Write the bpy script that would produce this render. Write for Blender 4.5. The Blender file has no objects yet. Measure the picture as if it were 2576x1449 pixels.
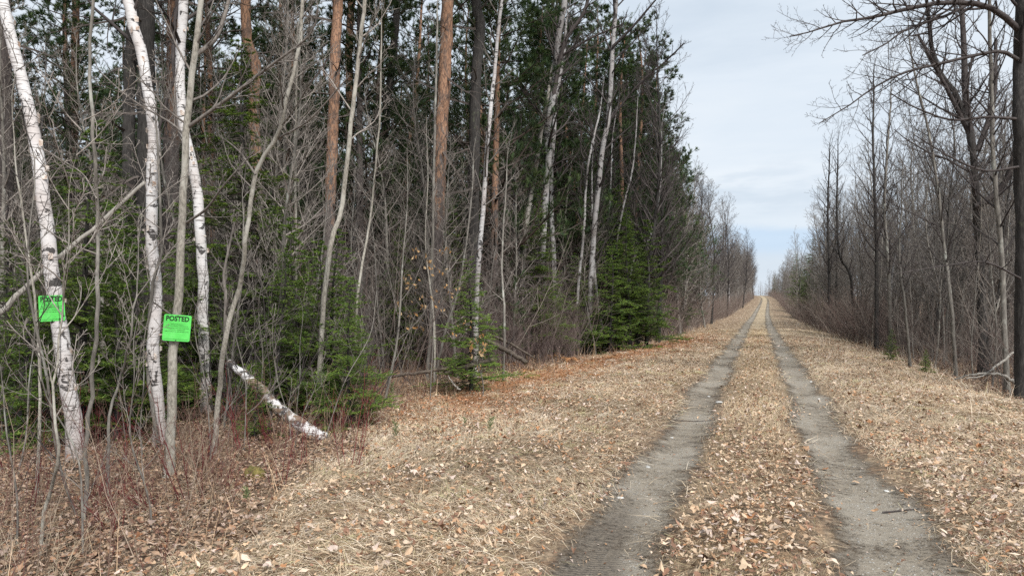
import bpy, math
import numpy as np
from mathutils import Vector

rng = np.random.default_rng(7)
SC = bpy.context.scene
COL = SC.collection

# ------------------------------------------------------------------ camera, world, sun, exposure
YAW = math.radians(18.47)
CAM_Z = 1.6
FPX, CX, CY = 1860.7, 1288.0, 738.0          # photograph measured at 2576 x 1449, horizon at row 738
camd = bpy.data.cameras.new('camera')
camd.sensor_width = 36.0
camd.lens = 36.0 * FPX / 2576.0
camd.shift_y = (738.0 - 724.5) / 2576.0
camd.clip_start, camd.clip_end = 0.05, 5000.0
cam = bpy.data.objects.new('camera', camd)
COL.objects.link(cam)
cam.location = (0, 0, CAM_Z)
cam.rotation_euler = (math.pi / 2, 0, YAW)
SC.camera = cam

SUN_EL, SUN_AZ = math.radians(48), math.radians(138)      # azimuth clockwise from +Y
sdir = Vector((math.sin(SUN_AZ) * math.cos(SUN_EL), math.cos(SUN_AZ) * math.cos(SUN_EL), math.sin(SUN_EL)))
sund = bpy.data.lights.new('sun', 'SUN')
sund.energy = 4.6
sund.angle = math.radians(20)
sund.color = (1.0, 0.985, 0.96)
sun = bpy.data.objects.new('sun', sund)
COL.objects.link(sun)
sun.rotation_euler = sdir.to_track_quat('Z', 'Y').to_euler()

SC.view_settings.view_transform = 'Standard'
SC.view_settings.look = 'None'
SC.view_settings.exposure = 0.25
SC.view_settings.gamma = 1.0
SC.render.engine = 'CYCLES'
SC.cycles.max_bounces = 5
SC.cycles.diffuse_bounces = 3
SC.cycles.use_denoising = False
SC.render.filter_size = 1.0


class NT:
    """tiny helper for node trees"""
    def __init__(s, tree):
        s.t = tree
        s.t.nodes.clear()

    def n(s, kind, **kw):
        nd = s.t.nodes.new(kind)
        for k, v in kw.items():
            if k.startswith('i_'):
                key = k[2:]
                key = int(key) if key.isdigit() else key.replace('_', ' ')
                if hasattr(v, 'is_linked') or isinstance(v, bpy.types.NodeSocket):
                    s.t.links.new(v, nd.inputs[key])
                else:
                    nd.inputs[key].default_value = v
            else:
                setattr(nd, k, v)
        return nd

    def math(s, op, a, b=0.0, c=0.0, clamp=False):
        return s.n('ShaderNodeMath', operation=op, use_clamp=clamp, i_0=a, i_1=b, i_2=c).outputs[0]

    def mix(s, f, a, b, mode='MIX'):
        nd = s.t.nodes.new('ShaderNodeMix')
        nd.data_type = 'RGBA'
        nd.blend_type = mode
        for i, v in ((0, f), (6, a), (7, b)):
            if isinstance(v, bpy.types.NodeSocket):
                s.t.links.new(v, nd.inputs[i])
            else:
                nd.inputs[i].default_value = v if i == 0 else (*v, 1.0) if len(v) == 3 else v
        return nd.outputs[2]

    def noise(s, vec, scale, detail=4.0, rough=0.6, dist=0.0):
        return s.n('ShaderNodeTexNoise', i_Vector=vec, i_Scale=scale, i_Detail=detail, i_Roughness=rough, i_Distortion=dist).outputs[0]

    def ramp(s, f, stops, interp='LINEAR'):
        nd = s.t.nodes.new('ShaderNodeValToRGB')
        nd.color_ramp.interpolation = interp
        while len(nd.color_ramp.elements) < len(stops):
            nd.color_ramp.elements.new(0.5)
        for e, (p, c) in zip(nd.color_ramp.elements, stops):
            e.position = p
            e.color = (*c, 1.0) if len(c) == 3 else c
        s.t.links.new(f, nd.inputs[0])
        return nd.outputs[0]

    def step(s, f, a, b):
        return s.n('ShaderNodeMapRange', interpolation_type='SMOOTHSTEP', i_0=f, i_1=a, i_2=b, i_3=0.0, i_4=1.0).outputs[0]


world = bpy.data.worlds.new('World')
SC.world = world
world.use_nodes = True
w = NT(world.node_tree)
tc = w.n('ShaderNodeTexCoord')
nish = w.n('ShaderNodeTexSky', sky_type='NISHITA', sun_disc=False, sun_elevation=SUN_EL, sun_rotation=SUN_AZ, air_density=1.0, dust_density=1.5)
sep = w.n('ShaderNodeSeparateXYZ', i_0=tc.outputs['Generated'])
elev = sep.outputs[2]
stre = w.n('ShaderNodeMapping', i_0=tc.outputs['Generated'])
stre.inputs['Scale'].default_value = (1.0, 1.0, 5.0)
cn = w.noise(stre.outputs[0], 2.2, 6.0, 0.55, 0.3)
cn2 = w.noise(stre.outputs[0], 9.0, 4.0, 0.55, 0.2)
cloud = w.ramp(cn, [(0.30, (5.7, 6.5, 7.4)), (0.5, (6.7, 7.4, 8.15)), (0.70, (7.5, 8.0, 8.5))])
# low streaked band of greyer cloud, and a strip of open blue just above the horizon
band = w.math('MULTIPLY', w.step(elev, 0.085, 0.12), w.math('SUBTRACT', 1.0, w.step(elev, 0.13, 0.19)))
cloud = w.mix(w.math('MULTIPLY', band, w.math('MULTIPLY', w.step(cn2, 0.38, 0.62), 0.75)), cloud, (5.7, 6.5, 7.4))
gap = w.math('MULTIPLY', w.step(w.math('ADD', elev, w.math('MULTIPLY', w.math('SUBTRACT', cn, 0.5), 0.06)), 0.03, 0.06),
             w.math('SUBTRACT', 1.0, w.step(w.math('ADD', elev, w.math('MULTIPLY', w.math('SUBTRACT', cn2, 0.5), 0.05)), 0.068, 0.094)))
wisp = w.step(cn2, 0.62, 0.7)
gap = w.math('MULTIPLY', gap, w.math('SUBTRACT', 0.62, w.math('MULTIPLY', wisp, 0.5)))
blue = w.mix(0.12, (4.7, 6.4, 8.6), nish.outputs[0])
skyc = w.mix(gap, cloud, blue)
skyc = w.mix(0.06, skyc, nish.outputs[0])
bg = w.n('ShaderNodeBackground', i_0=skyc, i_1=0.1)
wo = w.n('ShaderNodeOutputWorld', i_0=bg.outputs[0])

# ------------------------------------------------------------------ ground shape
_ry = np.array([-300, -60, 0, 12, 34, 70, 110, 160, 220, 270, 320, 400, 600, 1500, 4000], float)
_rz = np.array([0, 0, 0, -0.03, -0.42, -0.95, -1.22, -0.75, 0.0, 0.45, 0.72, 0.2, -4, -8, -8], float)
_fy = np.arange(-300, 4000, 2.0)
_fz = np.convolve(np.pad(np.interp(_fy, _ry, _rz), 8, mode='edge'), np.ones(17) / 17, 'valid')
_cxy = np.array([-300, 60, 110, 150, 190, 230, 270, 320, 400, 4000], float)
_cxx = np.array([-0.06, -0.06, 0.3, 0.8, 1.3, 1.5, 1.1, 0.4, -0.5, -0.5], float)


def centre_x(y):
    return np.interp(y, _cxy, _cxx)


def straw_left(y):      # left limit of the mown verge, right of it the straw begins
    return np.interp(y, [-10, 0, 4.7, 8, 12, 15, 20, 28, 60, 400], [-3.3, -3.5, -3.9, -4.7, -6.1, -6.8, -6.0, -4.5, -4.3, -3.2])


def straw_right(y):
    return np.interp(y, [-10, 0, 10, 16, 30, 60, 400], [4.2, 4.3, 4.6, 4.6, 4.4, 4.0, 2.4])


def lump(x, y):
    return (np.sin(x * 1.9 + 0.7 * np.sin(y * 1.1)) * np.sin(y * 1.6 + 1.3) * 0.5 + np.sin(x * 4.3 + y * 3.1) * 0.25
            + np.sin(x * 7.7 - y * 6.1 + 2.0) * 0.15 + np.sin(x * 0.6 + 1) * np.sin(y * 0.45) * 0.6)


def gh(x, y):
    x = np.asarray(x, float)
    y = np.asarray(y, float)
    z = np.interp(y, _fy, _fz)
    u = x - centre_x(y)
    a = np.abs(u)
    rut = -0.045 * np.exp(-((a - 0.8) / 0.33) ** 2)
    z = z + rut
    s = np.clip((a - 1.7) / 4.3, 0, 1)
    s = s * s * (3 - 2 * s)
    drop = np.where(u < 0, 0.36, 0.42)
    z = z - drop * s
    z = z + lump(x, y) * (0.012 + 0.05 * np.clip((a - 1.3) / 4, 0, 1))
    z = z + np.clip((a - 12) / 60, 0, 1) * 0.8 * np.sin(x * 0.05 + y * 0.021)
    return z


FWD = np.array([-math.sin(YAW), math.cos(YAW), 0.0])
RGT = np.array([math.cos(YAW), math.sin(YAW), 0.0])


def at(px, py, d):
    """photograph pixel (2576-wide) at depth d -> point"""
    return np.array([0, 0, CAM_Z]) + d * (FWD + RGT * (px - CX) / FPX + np.array([0, 0, 1.0]) * (CY - py) / FPX)


def gp(px, py):
    """where the ray through a pixel meets the ground -> (point, depth)"""
    lo = 2.0
    d = lo
    while d < 900:
        p = at(px, py, d)
        if p[2] <= gh(p[0], p[1]):
            break
        d *= 1.01
    p = at(px, py, d)
    p[2] = float(gh(p[0], p[1]))
    return p, d


def ground_under(px, d):
    p = at(px, CY, d)
    p[2] = float(gh(p[0], p[1]))
    return p


def depth_tan(x, y):
    d = x * FWD[0] + y * FWD[1]
    t = (x * RGT[0] + y * RGT[1]) / np.maximum(d, 0.01)
    return d, t


# ------------------------------------------------------------------ mesh helpers
class MB:
    def __init__(s):
        s.v, s.c, s.q, s.t, s.mq, s.mt = [], [], [], [], [], []
        s.n = 0

    def add(s, V, Q=None, T=None, col=None, m=0):
        V = np.asarray(V, np.float32).reshape(-1, 3)
        s.v.append(V)
        if col is None:
            col = np.ones((len(V), 3), np.float32) * 0.5
        col = np.broadcast_to(np.asarray(col, np.float32), (len(V), 3))
        s.c.append(col)
        if Q is not None and len(Q):
            s.q.append(np.asarray(Q, np.int64) + s.n)
            s.mq.append(np.full(len(Q), m, np.int32))
        if T is not None and len(T):
            s.t.append(np.asarray(T, np.int64) + s.n)
            s.mt.append(np.full(len(T), m, np.int32))
        s.n += len(V)

    def build(s, name, mats, parent=None, smooth=True, loc=None, colors=True):
        V = np.concatenate(s.v)
        if loc is not None:
            V = V - np.asarray(loc, np.float32)
        Q = np.concatenate(s.q) if s.q else np.zeros((0, 4), np.int64)
        T = np.concatenate(s.t) if s.t else np.zeros((0, 3), np.int64)
        mi = np.concatenate(s.mq + s.mt) if (s.mq or s.mt) else np.zeros(0, np.int32)
        me = bpy.data.meshes.new(name)
        me.vertices.add(len(V))
        me.vertices.foreach_set('co', V.astype(np.float32).ravel())
        nl = len(Q) * 4 + len(T) * 3
        me.loops.add(nl)
        me.loops.foreach_set('vertex_index', np.concatenate([Q.ravel(), T.ravel()]).astype(np.int32))
        npoly = len(Q) + len(T)
        me.polygons.add(npoly)
        st = np.concatenate([np.arange(len(Q)) * 4, len(Q) * 4 + np.arange(len(T)) * 3]).astype(np.int32)
        me.polygons.foreach_set('loop_start', st)
        me.polygons.foreach_set('material_index', mi)
        me.polygons.foreach_set('use_smooth', np.full(npoly, smooth, bool))
        if colors:
            ca = me.color_attributes.new('Col', 'FLOAT_COLOR', 'POINT')
            C4 = np.ones((len(V), 4), np.float32)
            C4[:, :3] = np.concatenate(s.c)
            ca.data.foreach_set('color', C4.ravel())
        me.update(calc_edges=True)
        if not isinstance(mats, (list, tuple)):
            mats = [mats]
        for m in mats:
            me.materials.append(m)
        o = bpy.data.objects.new(name, me)
        COL.objects.link(o)
        if parent is not None:
            o.parent = parent
        elif loc is not None:
            o.location = loc
        return o


def nrm(a):
    return a / np.maximum(np.linalg.norm(a, axis=-1, keepdims=True), 1e-9)


def tubes(mb, P, R, k=4, col=None, m=0, cap=False, rough=0.0):
    """N tubes through P[N,m,3] with radii R[N,m]"""
    P = np.asarray(P, float)
    R = np.asarray(R, float)
    if P.ndim == 2:
        P, R = P[None], R[None]
    N, M, _ = P.shape
    T = np.empty_like(P)
    T[:, 1:-1] = P[:, 2:] - P[:, :-2]
    T[:, 0] = P[:, 1] - P[:, 0]
    T[:, -1] = P[:, -1] - P[:, -2]
    T = nrm(T)
    mean = nrm(P[:, -1] - P[:, 0])
    ref = np.where(np.abs(mean[:, :1]) < 0.6, np.array([[1.0, 0, 0]]), np.array([[0, 1.0, 0]]))
    ref = np.where(np.abs((ref * mean).sum(-1, keepdims=True)) > 0.8, np.array([[0, 0, 1.0]]), ref)
    U = nrm(ref[:, None] - (ref[:, None] * T).sum(-1, keepdims=True) * T)
    W = np.cross(T, U)
    a = np.arange(k) * 2 * math.pi / k
    RR = R[:, :, None] * np.ones(k)
    if rough:
        RR = RR * (1 + rough * (rng.random(RR.shape) - 0.5) * 2)
    V = P[:, :, None] + RR[..., None] * (np.cos(a)[None, None, :, None] * U[:, :, None] + np.sin(a)[None, None, :, None] * W[:, :, None])
    i = np.arange(N)[:, None, None] * M * k
    j = np.arange(M - 1)[None, :, None] * k
    s = np.arange(k)[None, None, :]
    s2 = (s + 1) % k
    Q = np.stack([i + j + s, i + j + s2, i + j + k + s2, i + j + k + s], -1).reshape(-1, 4)
    if col is not None:
        col = np.asarray(col, float)
        if col.ndim == 2:
            col = np.repeat(col, M * k, 0)
    TT = None
    V = V.reshape(-1, 3)
    if cap:
        caps = []
        for e in (0, M - 1):
            for q in range(1, k - 1):
                tri = [e * k, e * k + q, e * k + q + 1]
                caps.append(tri if e else tri[::-1])
        TT = np.concatenate([np.array(caps) + n * M * k for n in range(N)])
    mb.add(V, Q, TT, col, m)


def smooth_path(pts, n):
    """Catmull-Rom through pts[K,D], n samples evenly in chord length"""
    pts = np.asarray(pts, float)
    if len(pts) == 2:
        return pts[0] + (pts[1] - pts[0]) * np.linspace(0, 1, n)[:, None]
    p = np.vstack([2 * pts[0] - pts[1], pts, 2 * pts[-1] - pts[-2]])
    L = np.r_[0, np.cumsum(np.linalg.norm(np.diff(pts[:, :3], axis=0), axis=1))]
    u = np.linspace(0, L[-1], n)
    k = np.clip(np.searchsorted(L, u, side='right') - 1, 0, len(pts) - 2)
    t = ((u - L[k]) / np.maximum(L[k + 1] - L[k], 1e-9))[:, None]
    a, b, c, d = p[k], p[k + 1], p[k + 2], p[k + 3]
    return 0.5 * (2 * b + (c - a) * t + (2 * a - 5 * b + 4 * c - d) * t ** 2 + (3 * b - a - 3 * c + d) * t ** 3)


def grow(PP, PR, PL, nper, t0, t1, ang, ratio, m, up=0.3, wander=0.12, rr=0.6, rmin=0.003, fall=0.55, flat=False, tip=0.25, r=None, azim=None):
    """children of the tubes PP[N,mp,3]: returns P[K,m,3], R[K,m], L[K]"""
    r = r or rng
    N, mp, _ = PP.shape
    nper = np.broadcast_to(np.asarray(nper), (N,)).astype(int)
    pi = np.repeat(np.arange(N), nper)
    K = len(pi)
    kk = np.concatenate([np.arange(c) for c in nper]) if K else np.zeros(0)
    t = t0 + (t1 - t0) * np.clip((kk + r.uniform(0.1, 0.9, K)) / np.maximum(nper[pi], 1), 0, 1)
    x = np.clip(t * (mp - 1), 0, mp - 1.001)
    i0 = x.astype(int)
    f = (x - i0)[:, None]
    A, B = PP[pi, i0], PP[pi, i0 + 1]
    pos = A + (B - A) * f
    tan = nrm(B - A)
    rad = PR[pi, i0] * (1 - f[:, 0]) + PR[pi, i0 + 1] * f[:, 0]
    h = np.where(np.abs(tan[:, 2:]) < 0.9, np.array([[0, 0, 1.0]]), np.array([[1.0, 0, 0]]))
    e1 = nrm(np.cross(tan, h))
    e2 = np.cross(tan, e1)
    if flat:
        side = np.where(kk % 2 == 0, 1.0, -1.0)[:, None]
        perp = nrm(e1 * side + e2 * r.normal(0, 0.18, (K, 1)))
    else:
        if azim is None:
            az = kk * 2.4 + r.uniform(0, 6.28, N)[pi] + r.normal(0, 0.4, K)
        else:
            az = azim(kk, K)
        perp = e1 * np.cos(az)[:, None] + e2 * np.sin(az)[:, None]
    an = np.radians(r.normal(ang, ang * 0.18, K))[:, None]
    d = nrm(np.cos(an) * tan + np.sin(an) * perp)
    L = PL[pi] * ratio * (1 - fall * (t - t0) / max(t1 - t0, 1e-6)) * r.uniform(0.55, 1.25, K)
    P = np.empty((K, m, 3))
    P[:, 0] = pos
    for j in range(1, m):
        d = nrm(d + np.array([0, 0, up / (m - 1)]) + r.normal(0, wander, (K, 3)))
        P[:, j] = P[:, j - 1] + d * (L / (m - 1))[:, None]
    R0 = np.maximum(np.minimum(rad * rr, L * 0.02 + rmin), rmin)
    s = np.linspace(0, 1, m)
    R = np.maximum(R0[:, None] * (1 - (1 - tip) * s), rmin * 0.6)
    return P, R, L


def empty(name, loc, label=None, cat=None, group=None):
    o = bpy.data.objects.new(name, None)
    COL.objects.link(o)
    o.location = [float(v) for v in loc]
    o.empty_display_size = 0.2
    if label:
        o['label'] = label
    if cat:
        o['category'] = cat
    if group:
        o['group'] = group
    return o


def tag(o, label=None, cat=None, group=None, kind=None):
    for k, v in (('label', label), ('category', cat), ('group', group), ('kind', kind)):
        if v:
            o[k] = v
    return o


KIDS = {}


def dup(root, loc, rot, scale, label, group=None):
    r = root.copy()
    COL.objects.link(r)
    for c in KIDS[root.name]:
        d = c.copy()
        COL.objects.link(d)
        d.parent = r
    setpose(r, loc, rot, scale, label, group)
    return r


def setpose(r, loc, rot, scale, label, group):
    r.location = [float(v) for v in loc]
    r.rotation_euler = rot
    r.scale = (scale, scale, scale) if np.isscalar(scale) else scale
    r['label'] = label
    if group:
        r['group'] = group


class Proto:
    """a tree built once; the first call moves it into place, later calls copy it"""
    def __init__(s, maker, *a):
        s.maker, s.a, s.root, s.used = maker, a, None, False

    def put(s, loc, rz, scale, label, group, lean=0.03):
        if s.root is None:
            s.root = s.maker(*s.a)
            KIDS[s.root.name] = [o for o in COL.objects if o.parent == s.root]
        rot = (float(rng.normal(0, lean)), float(rng.normal(0, lean)), float(rz))
        if not s.used:
            s.used = True
            setpose(s.root, loc, rot, scale, label, group)
            return s.root
        return dup(s.root, loc, rot, scale, label, group)


# ------------------------------------------------------------------ materials
def new_mat(name):
    m = bpy.data.materials.new(name)
    m.use_nodes = True
    return m, NT(m.node_tree)


def finish(g, col, rough=0.85, bump=None, bstr=0.3, bdist=0.02, spec=0.25):
    b = g.n('ShaderNodeBsdfPrincipled', i_Roughness=rough)
    if isinstance(col, bpy.types.NodeSocket):
        g.t.links.new(col, b.inputs['Base Color'])
    else:
        b.inputs['Base Color'].default_value = (*col, 1)
    b.inputs['Specular IOR Level'].default_value = spec
    if bump is not None:
        bn = g.n('ShaderNodeBump', i_Strength=bstr, i_Distance=bdist, i_Height=bump)
        g.t.links.new(bn.outputs[0], b.inputs['Normal'])
    g.n('ShaderNodeOutputMaterial', i_0=b.outputs[0])


def obj_coord(g, scale=(1, 1, 1)):
    t = g.n('ShaderNodeTexCoord')
    mp = g.n('ShaderNodeMapping', i_0=t.outputs['Object'])
    mp.inputs['Scale'].default_value = scale
    return mp.outputs[0], t


def vary(g, col, amount=0.25):
    oi = g.n('ShaderNodeObjectInfo')
    v = g.math('ADD', 1.0 - amount, g.math('MULTIPLY', oi.outputs['Random'], 2 * amount))
    hs = g.n('ShaderNodeHueSaturation', i_Value=v, i_Color=col)
    return hs.outputs[0]


def mat_bark(name, a, b, c, lichen=None, stretch=(14, 14, 3.0), amount=0.22, patch=0.5):
    m, g = new_mat(name)
    v, t = obj_coord(g, stretch)
    n1 = g.noise(v, 1.6, 6, 0.7)
    v2, _ = obj_coord(g, (1, 1, 0.6))
    n2 = g.noise(v2, 4.0, 3, 0.6)
    col = g.ramp(n1, [(0.3, a), (0.52, b), (0.72, c)])
    if lichen:
        col = g.mix(g.math('MULTIPLY', g.step(n2, patch, patch + 0.12), 0.75), col, lichen)
    finish(g, vary(g, col, amount), 0.9, n1, 0.5, 0.02)
    return m


M_GREY = mat_bark('bark_grey', (0.07, 0.062, 0.055), (0.165, 0.15, 0.13), (0.26, 0.24, 0.205), (0.33, 0.33, 0.29), patch=0.55)
M_MAPLE = mat_bark('bark_maple', (0.10, 0.09, 0.075), (0.27, 0.245, 0.205), (0.42, 0.385, 0.33), (0.40, 0.38, 0.33), stretch=(30, 30, 12), amount=0.1, patch=0.5)
M_DARK = mat_bark('bark_dark', (0.015, 0.013, 0.012), (0.040, 0.036, 0.033), (0.085, 0.078, 0.07), (0.10, 0.11, 0.07), stretch=(22, 22, 3), patch=0.62)
M_TWIG = mat_bark('twig_grey', (0.09, 0.078, 0.068), (0.19, 0.165, 0.145), (0.31, 0.275, 0.24), amount=0.35)
M_TWIGDARK = mat_bark('twig_dark', (0.03, 0.025, 0.024), (0.06, 0.05, 0.047), (0.10, 0.085, 0.08), amount=0.3)
M_SNAG = mat_bark('dead_wood', (0.16, 0.145, 0.125), (0.30, 0.275, 0.24), (0.40, 0.37, 0.33), stretch=(30, 30, 1.2), amount=0.1)
M_REDTWIG = mat_bark('red_twig', (0.06, 0.015, 0.016), (0.12, 0.022, 0.025), (0.18, 0.04, 0.035), amount=0.3)


def mat_pine(name, zlo, spread):
    m, g = new_mat(name)
    v, t = obj_coord(g, (16, 16, 5))
    n1 = g.noise(v, 1.3, 6, 0.7, 0.6)
    v2, _ = obj_coord(g, (5, 5, 1.6))
    n2 = g.noise(v2, 1.6, 4, 0.65, 0.4)
    z = g.n('ShaderNodeSeparateXYZ', i_0=t.outputs['Object']).outputs[2]
    up = g.ramp(n1, [(0.28, (0.09, 0.054, 0.038)), (0.48, (0.235, 0.13, 0.08)), (0.72, (0.35, 0.215, 0.14))])
    up = g.mix(g.math('MULTIPLY', g.step(n2, 0.52, 0.60), 0.75), up, g.ramp(n1, [(0.35, (0.05, 0.04, 0.036)), (0.7, (0.17, 0.12, 0.095))]))
    v3, _ = obj_coord(g, (9, 9, 2.6))
    ve = g.n('ShaderNodeTexVoronoi', feature='DISTANCE_TO_EDGE', i_Vector=v3, i_Scale=1.6)
    crack = g.math('SUBTRACT', 1.0, g.step(g.math('ADD', ve.outputs['Distance'], g.math('MULTIPLY', g.math('SUBTRACT', n1, 0.5), 0.25)), 0.0, 0.11))
    up = g.mix(g.math('MULTIPLY', crack, 0.7), up, (0.06, 0.042, 0.034))
    low = g.ramp(n1, [(0.3, (0.03, 0.025, 0.024)), (0.5, (0.085, 0.07, 0.064)), (0.75, (0.17, 0.14, 0.125))])
    oi = g.n('ShaderNodeObjectInfo')
    f = g.math('ADD', g.math('MULTIPLY', g.math('SUBTRACT', z, zlo), 0.22), g.math('MULTIPLY', g.math('SUBTRACT', oi.outputs['Random'], 0.5), spread))
    f = g.step(g.math('ADD', f, g.math('MULTIPLY', g.math('SUBTRACT', n2, 0.5), 3.2)), -0.12, 0.12)
    finish(g, vary(g, g.mix(f, low, up), 0.15), 0.9, n1, 0.7, 0.03)
    return m


M_PINE = mat_pine('bark_pine', 8.5, 2.2)
M_PINE_ORANGE = mat_pine('bark_pine_orange', 4.9, 0.2)


def mat_birch(name, base_z=1.0, whiteness=1.0, thr=0.68, brown=0.0):
    m, g = new_mat(name)
    v, t = obj_coord(g, (5, 5, 60))
    dash = g.noise(v, 1.0, 3, 0.55, 0.2)
    v2, _ = obj_coord(g, (6.5, 6.5, 5.5))
    blot = g.noise(v2, 1.0, 4, 0.6, 0.5)
    v3, _ = obj_coord(g, (1.5, 1.5, 1.5))
    tone = g.noise(v3, 1.3, 3, 0.6)
    v4, _ = obj_coord(g, (9, 9, 22))
    fine = g.noise(v4, 1.5, 6, 0.75)
    wv = 0.60 * whiteness
    white = g.mix(g.step(tone, 0.35, 0.7), (wv, wv * 0.97, wv * 0.95), (wv * 0.84, wv * 0.76, wv * 0.72))
    white = g.mix(g.math('MULTIPLY', g.step(fine, 0.5, 0.75), 0.35), white, (wv * 0.62, wv * 0.56, wv * 0.52))
    z = g.n('ShaderNodeSeparateXYZ', i_0=t.outputs['Object']).outputs[2]
    low = g.math('SUBTRACT', 1.0, g.step(z, -0.3, base_z))
    white = g.mix(g.math('MULTIPLY', low, 0.6), white, (0.27, 0.205, 0.175))
    dk = g.math('MULTIPLY', g.step(dash, 0.565, 0.64), 0.8)
    dk2 = g.step(g.math('ADD', blot, g.math('MULTIPLY', dash, 0.18)), thr, thr + 0.035)
    col = g.mix(dk, white, (0.10, 0.08, 0.07))
    col = g.mix(g.math('MULTIPLY', dk2, 0.92), col, (0.03, 0.026, 0.024))
    if brown:
        v5, _ = obj_coord(g, (3.2, 3.2, 4.5))
        col = g.mix(g.math('MULTIPLY', g.step(g.noise(v5, 1.0, 4, 0.6, 0.4), 0.50, 0.58), brown), col, (0.17, 0.11, 0.07))
    finish(g, col, 0.75, g.math('ADD', fine, g.math('MULTIPLY', dk2, -0.5)), 0.35, 0.01)
    return m


M_BIRCH = mat_birch('bark_birch', 1.7)
M_BIRCHSLIM = mat_birch('bark_birch_slim', 2.0, 0.72, 0.66)
M_BIRCHLOG = mat_birch('bark_birch_log', 0.0, 1.0, 0.60, 0.9)
M_ROT = mat_bark('rotten_wood', (0.03, 0.024, 0.02), (0.09, 0.07, 0.055), (0.19, 0.16, 0.125), (0.10, 0.10, 0.045), stretch=(16, 16, 16), amount=0.1, patch=0.55)
M_ASPEN = mat_birch('bark_aspen', 3.0, 0.5, 0.64)
m_, g_ = new_mat('bark_peel')
v_, _t = obj_coord(g_, (20, 20, 20))
finish(g_, g_.ramp(g_.noise(v_, 1.0, 4), [(0.35, (0.30, 0.19, 0.13)), (0.55, (0.60, 0.53, 0.47)), (0.7, (0.75, 0.71, 0.68))]), 0.75)
M_PEEL = m_


def mat_attr(name, rough=0.75, spec=0.2, trans=0.0, nz=0.25, vamount=0.0):
    m, g = new_mat(name)
    a = g.n('ShaderNodeAttribute', attribute_name='Col')
    v, t = obj_coord(g, (1, 1, 1))
    n = g.noise(v, 30.0, 3, 0.6)
    col = g.n('ShaderNodeHueSaturation', i_Value=g.math('ADD', 1.0 - nz, g.math('MULTIPLY', n, 2 * nz)), i_Color=a.outputs[0]).outputs[0]
    if vamount:
        col = vary(g, col, vamount)
    if trans:
        b = g.n('ShaderNodeBsdfPrincipled', i_Roughness=rough, i_Base_Color=col)
        b.inputs['Specular IOR Level'].default_value = spec
        tr = g.n('ShaderNodeBsdfTranslucent', i_Color=col)
        mx = g.n('ShaderNodeMixShader', i_0=trans, i_1=b.outputs[0], i_2=tr.outputs[0])
        g.n('ShaderNodeOutputMaterial', i_0=mx.outputs[0])
    else:
        finish(g, col, rough, spec=spec)
    return m


M_LEAF = mat_attr('fallen_leaf', 0.6, 0.3)
M_GRASS = mat_attr('dry_grass', 0.7, 0.25, 0.15)
M_NEEDLE = mat_attr('needles', 0.6, 0.25, 0.2, 0.2, 0.2)
M_BRUSH = mat_attr('brush', 0.9, 0.15)
M_BEECH = mat_attr('beech_leaf', 0.6, 0.2, 0.35)


def mat_ground():
    m, g = new_mat('ground')
    v, t = obj_coord(g)
    a = g.n('ShaderNodeAttribute', attribute_name='Col')      # red: straw, green: forest floor, blue: rust
    sp = g.n('ShaderNodeSeparateColor', i_0=a.outputs[0])
    n1 = g.noise(v, 1.3, 5, 0.65)
    n2 = g.noise(v, 9.0, 5, 0.7)
    n3 = g.noise(v, 42.0, 4, 0.75)
    vo = g.n('ShaderNodeTexVoronoi', i_Vector=v, i_Scale=16.0, i_Randomness=1.0)
    vsep = g.n('ShaderNodeSeparateColor', i_0=vo.outputs['Color'])
    straw = g.ramp(g.math('ADD', g.math('MULTIPLY', n2, 0.6), g.math('MULTIPLY', n3, 0.4)),
                   [(0.36, (0.07, 0.048, 0.032)), (0.48, (0.21, 0.152, 0.098)), (0.60, (0.38, 0.29, 0.19))])  # dark end of the ramp paints shade into the matted thatch
    leaf = g.ramp(vsep.outputs[0], [(0.0, (0.10, 0.055, 0.035)), (0.3, (0.22, 0.125, 0.075)), (0.6, (0.36, 0.235, 0.14)), (0.85, (0.45, 0.33, 0.23)), (1.0, (0.16, 0.09, 0.06))])
    leaf = g.mix(g.step(vo.outputs['Distance'], 0.35, 0.75), leaf, (0.05, 0.035, 0.026))
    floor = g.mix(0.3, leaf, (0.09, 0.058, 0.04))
    verge = g.mix(g.math('MULTIPLY', g.step(n1, 0.35, 0.65), 0.75), straw, leaf)
    rust = g.ramp(n2, [(0.3, (0.09, 0.045, 0.025)), (0.6, (0.34, 0.17, 0.075))])
    verge = g.mix(g.math('MULTIPLY', sp.outputs[2], 0.6), verge, rust)
    strip = g.mix(g.step(n2, 0.35, 0.6), (0.26, 0.20, 0.13), (0.39, 0.31, 0.205))
    verge = g.mix(sp.outputs[0], verge, strip)
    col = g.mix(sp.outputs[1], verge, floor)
    h = g.math('ADD', g.math('MULTIPLY', n2, 0.7), g.math('MULTIPLY', n3, 0.5))
    finish(g, col, 0.9, h, 0.8, 0.05)
    return m


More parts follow.
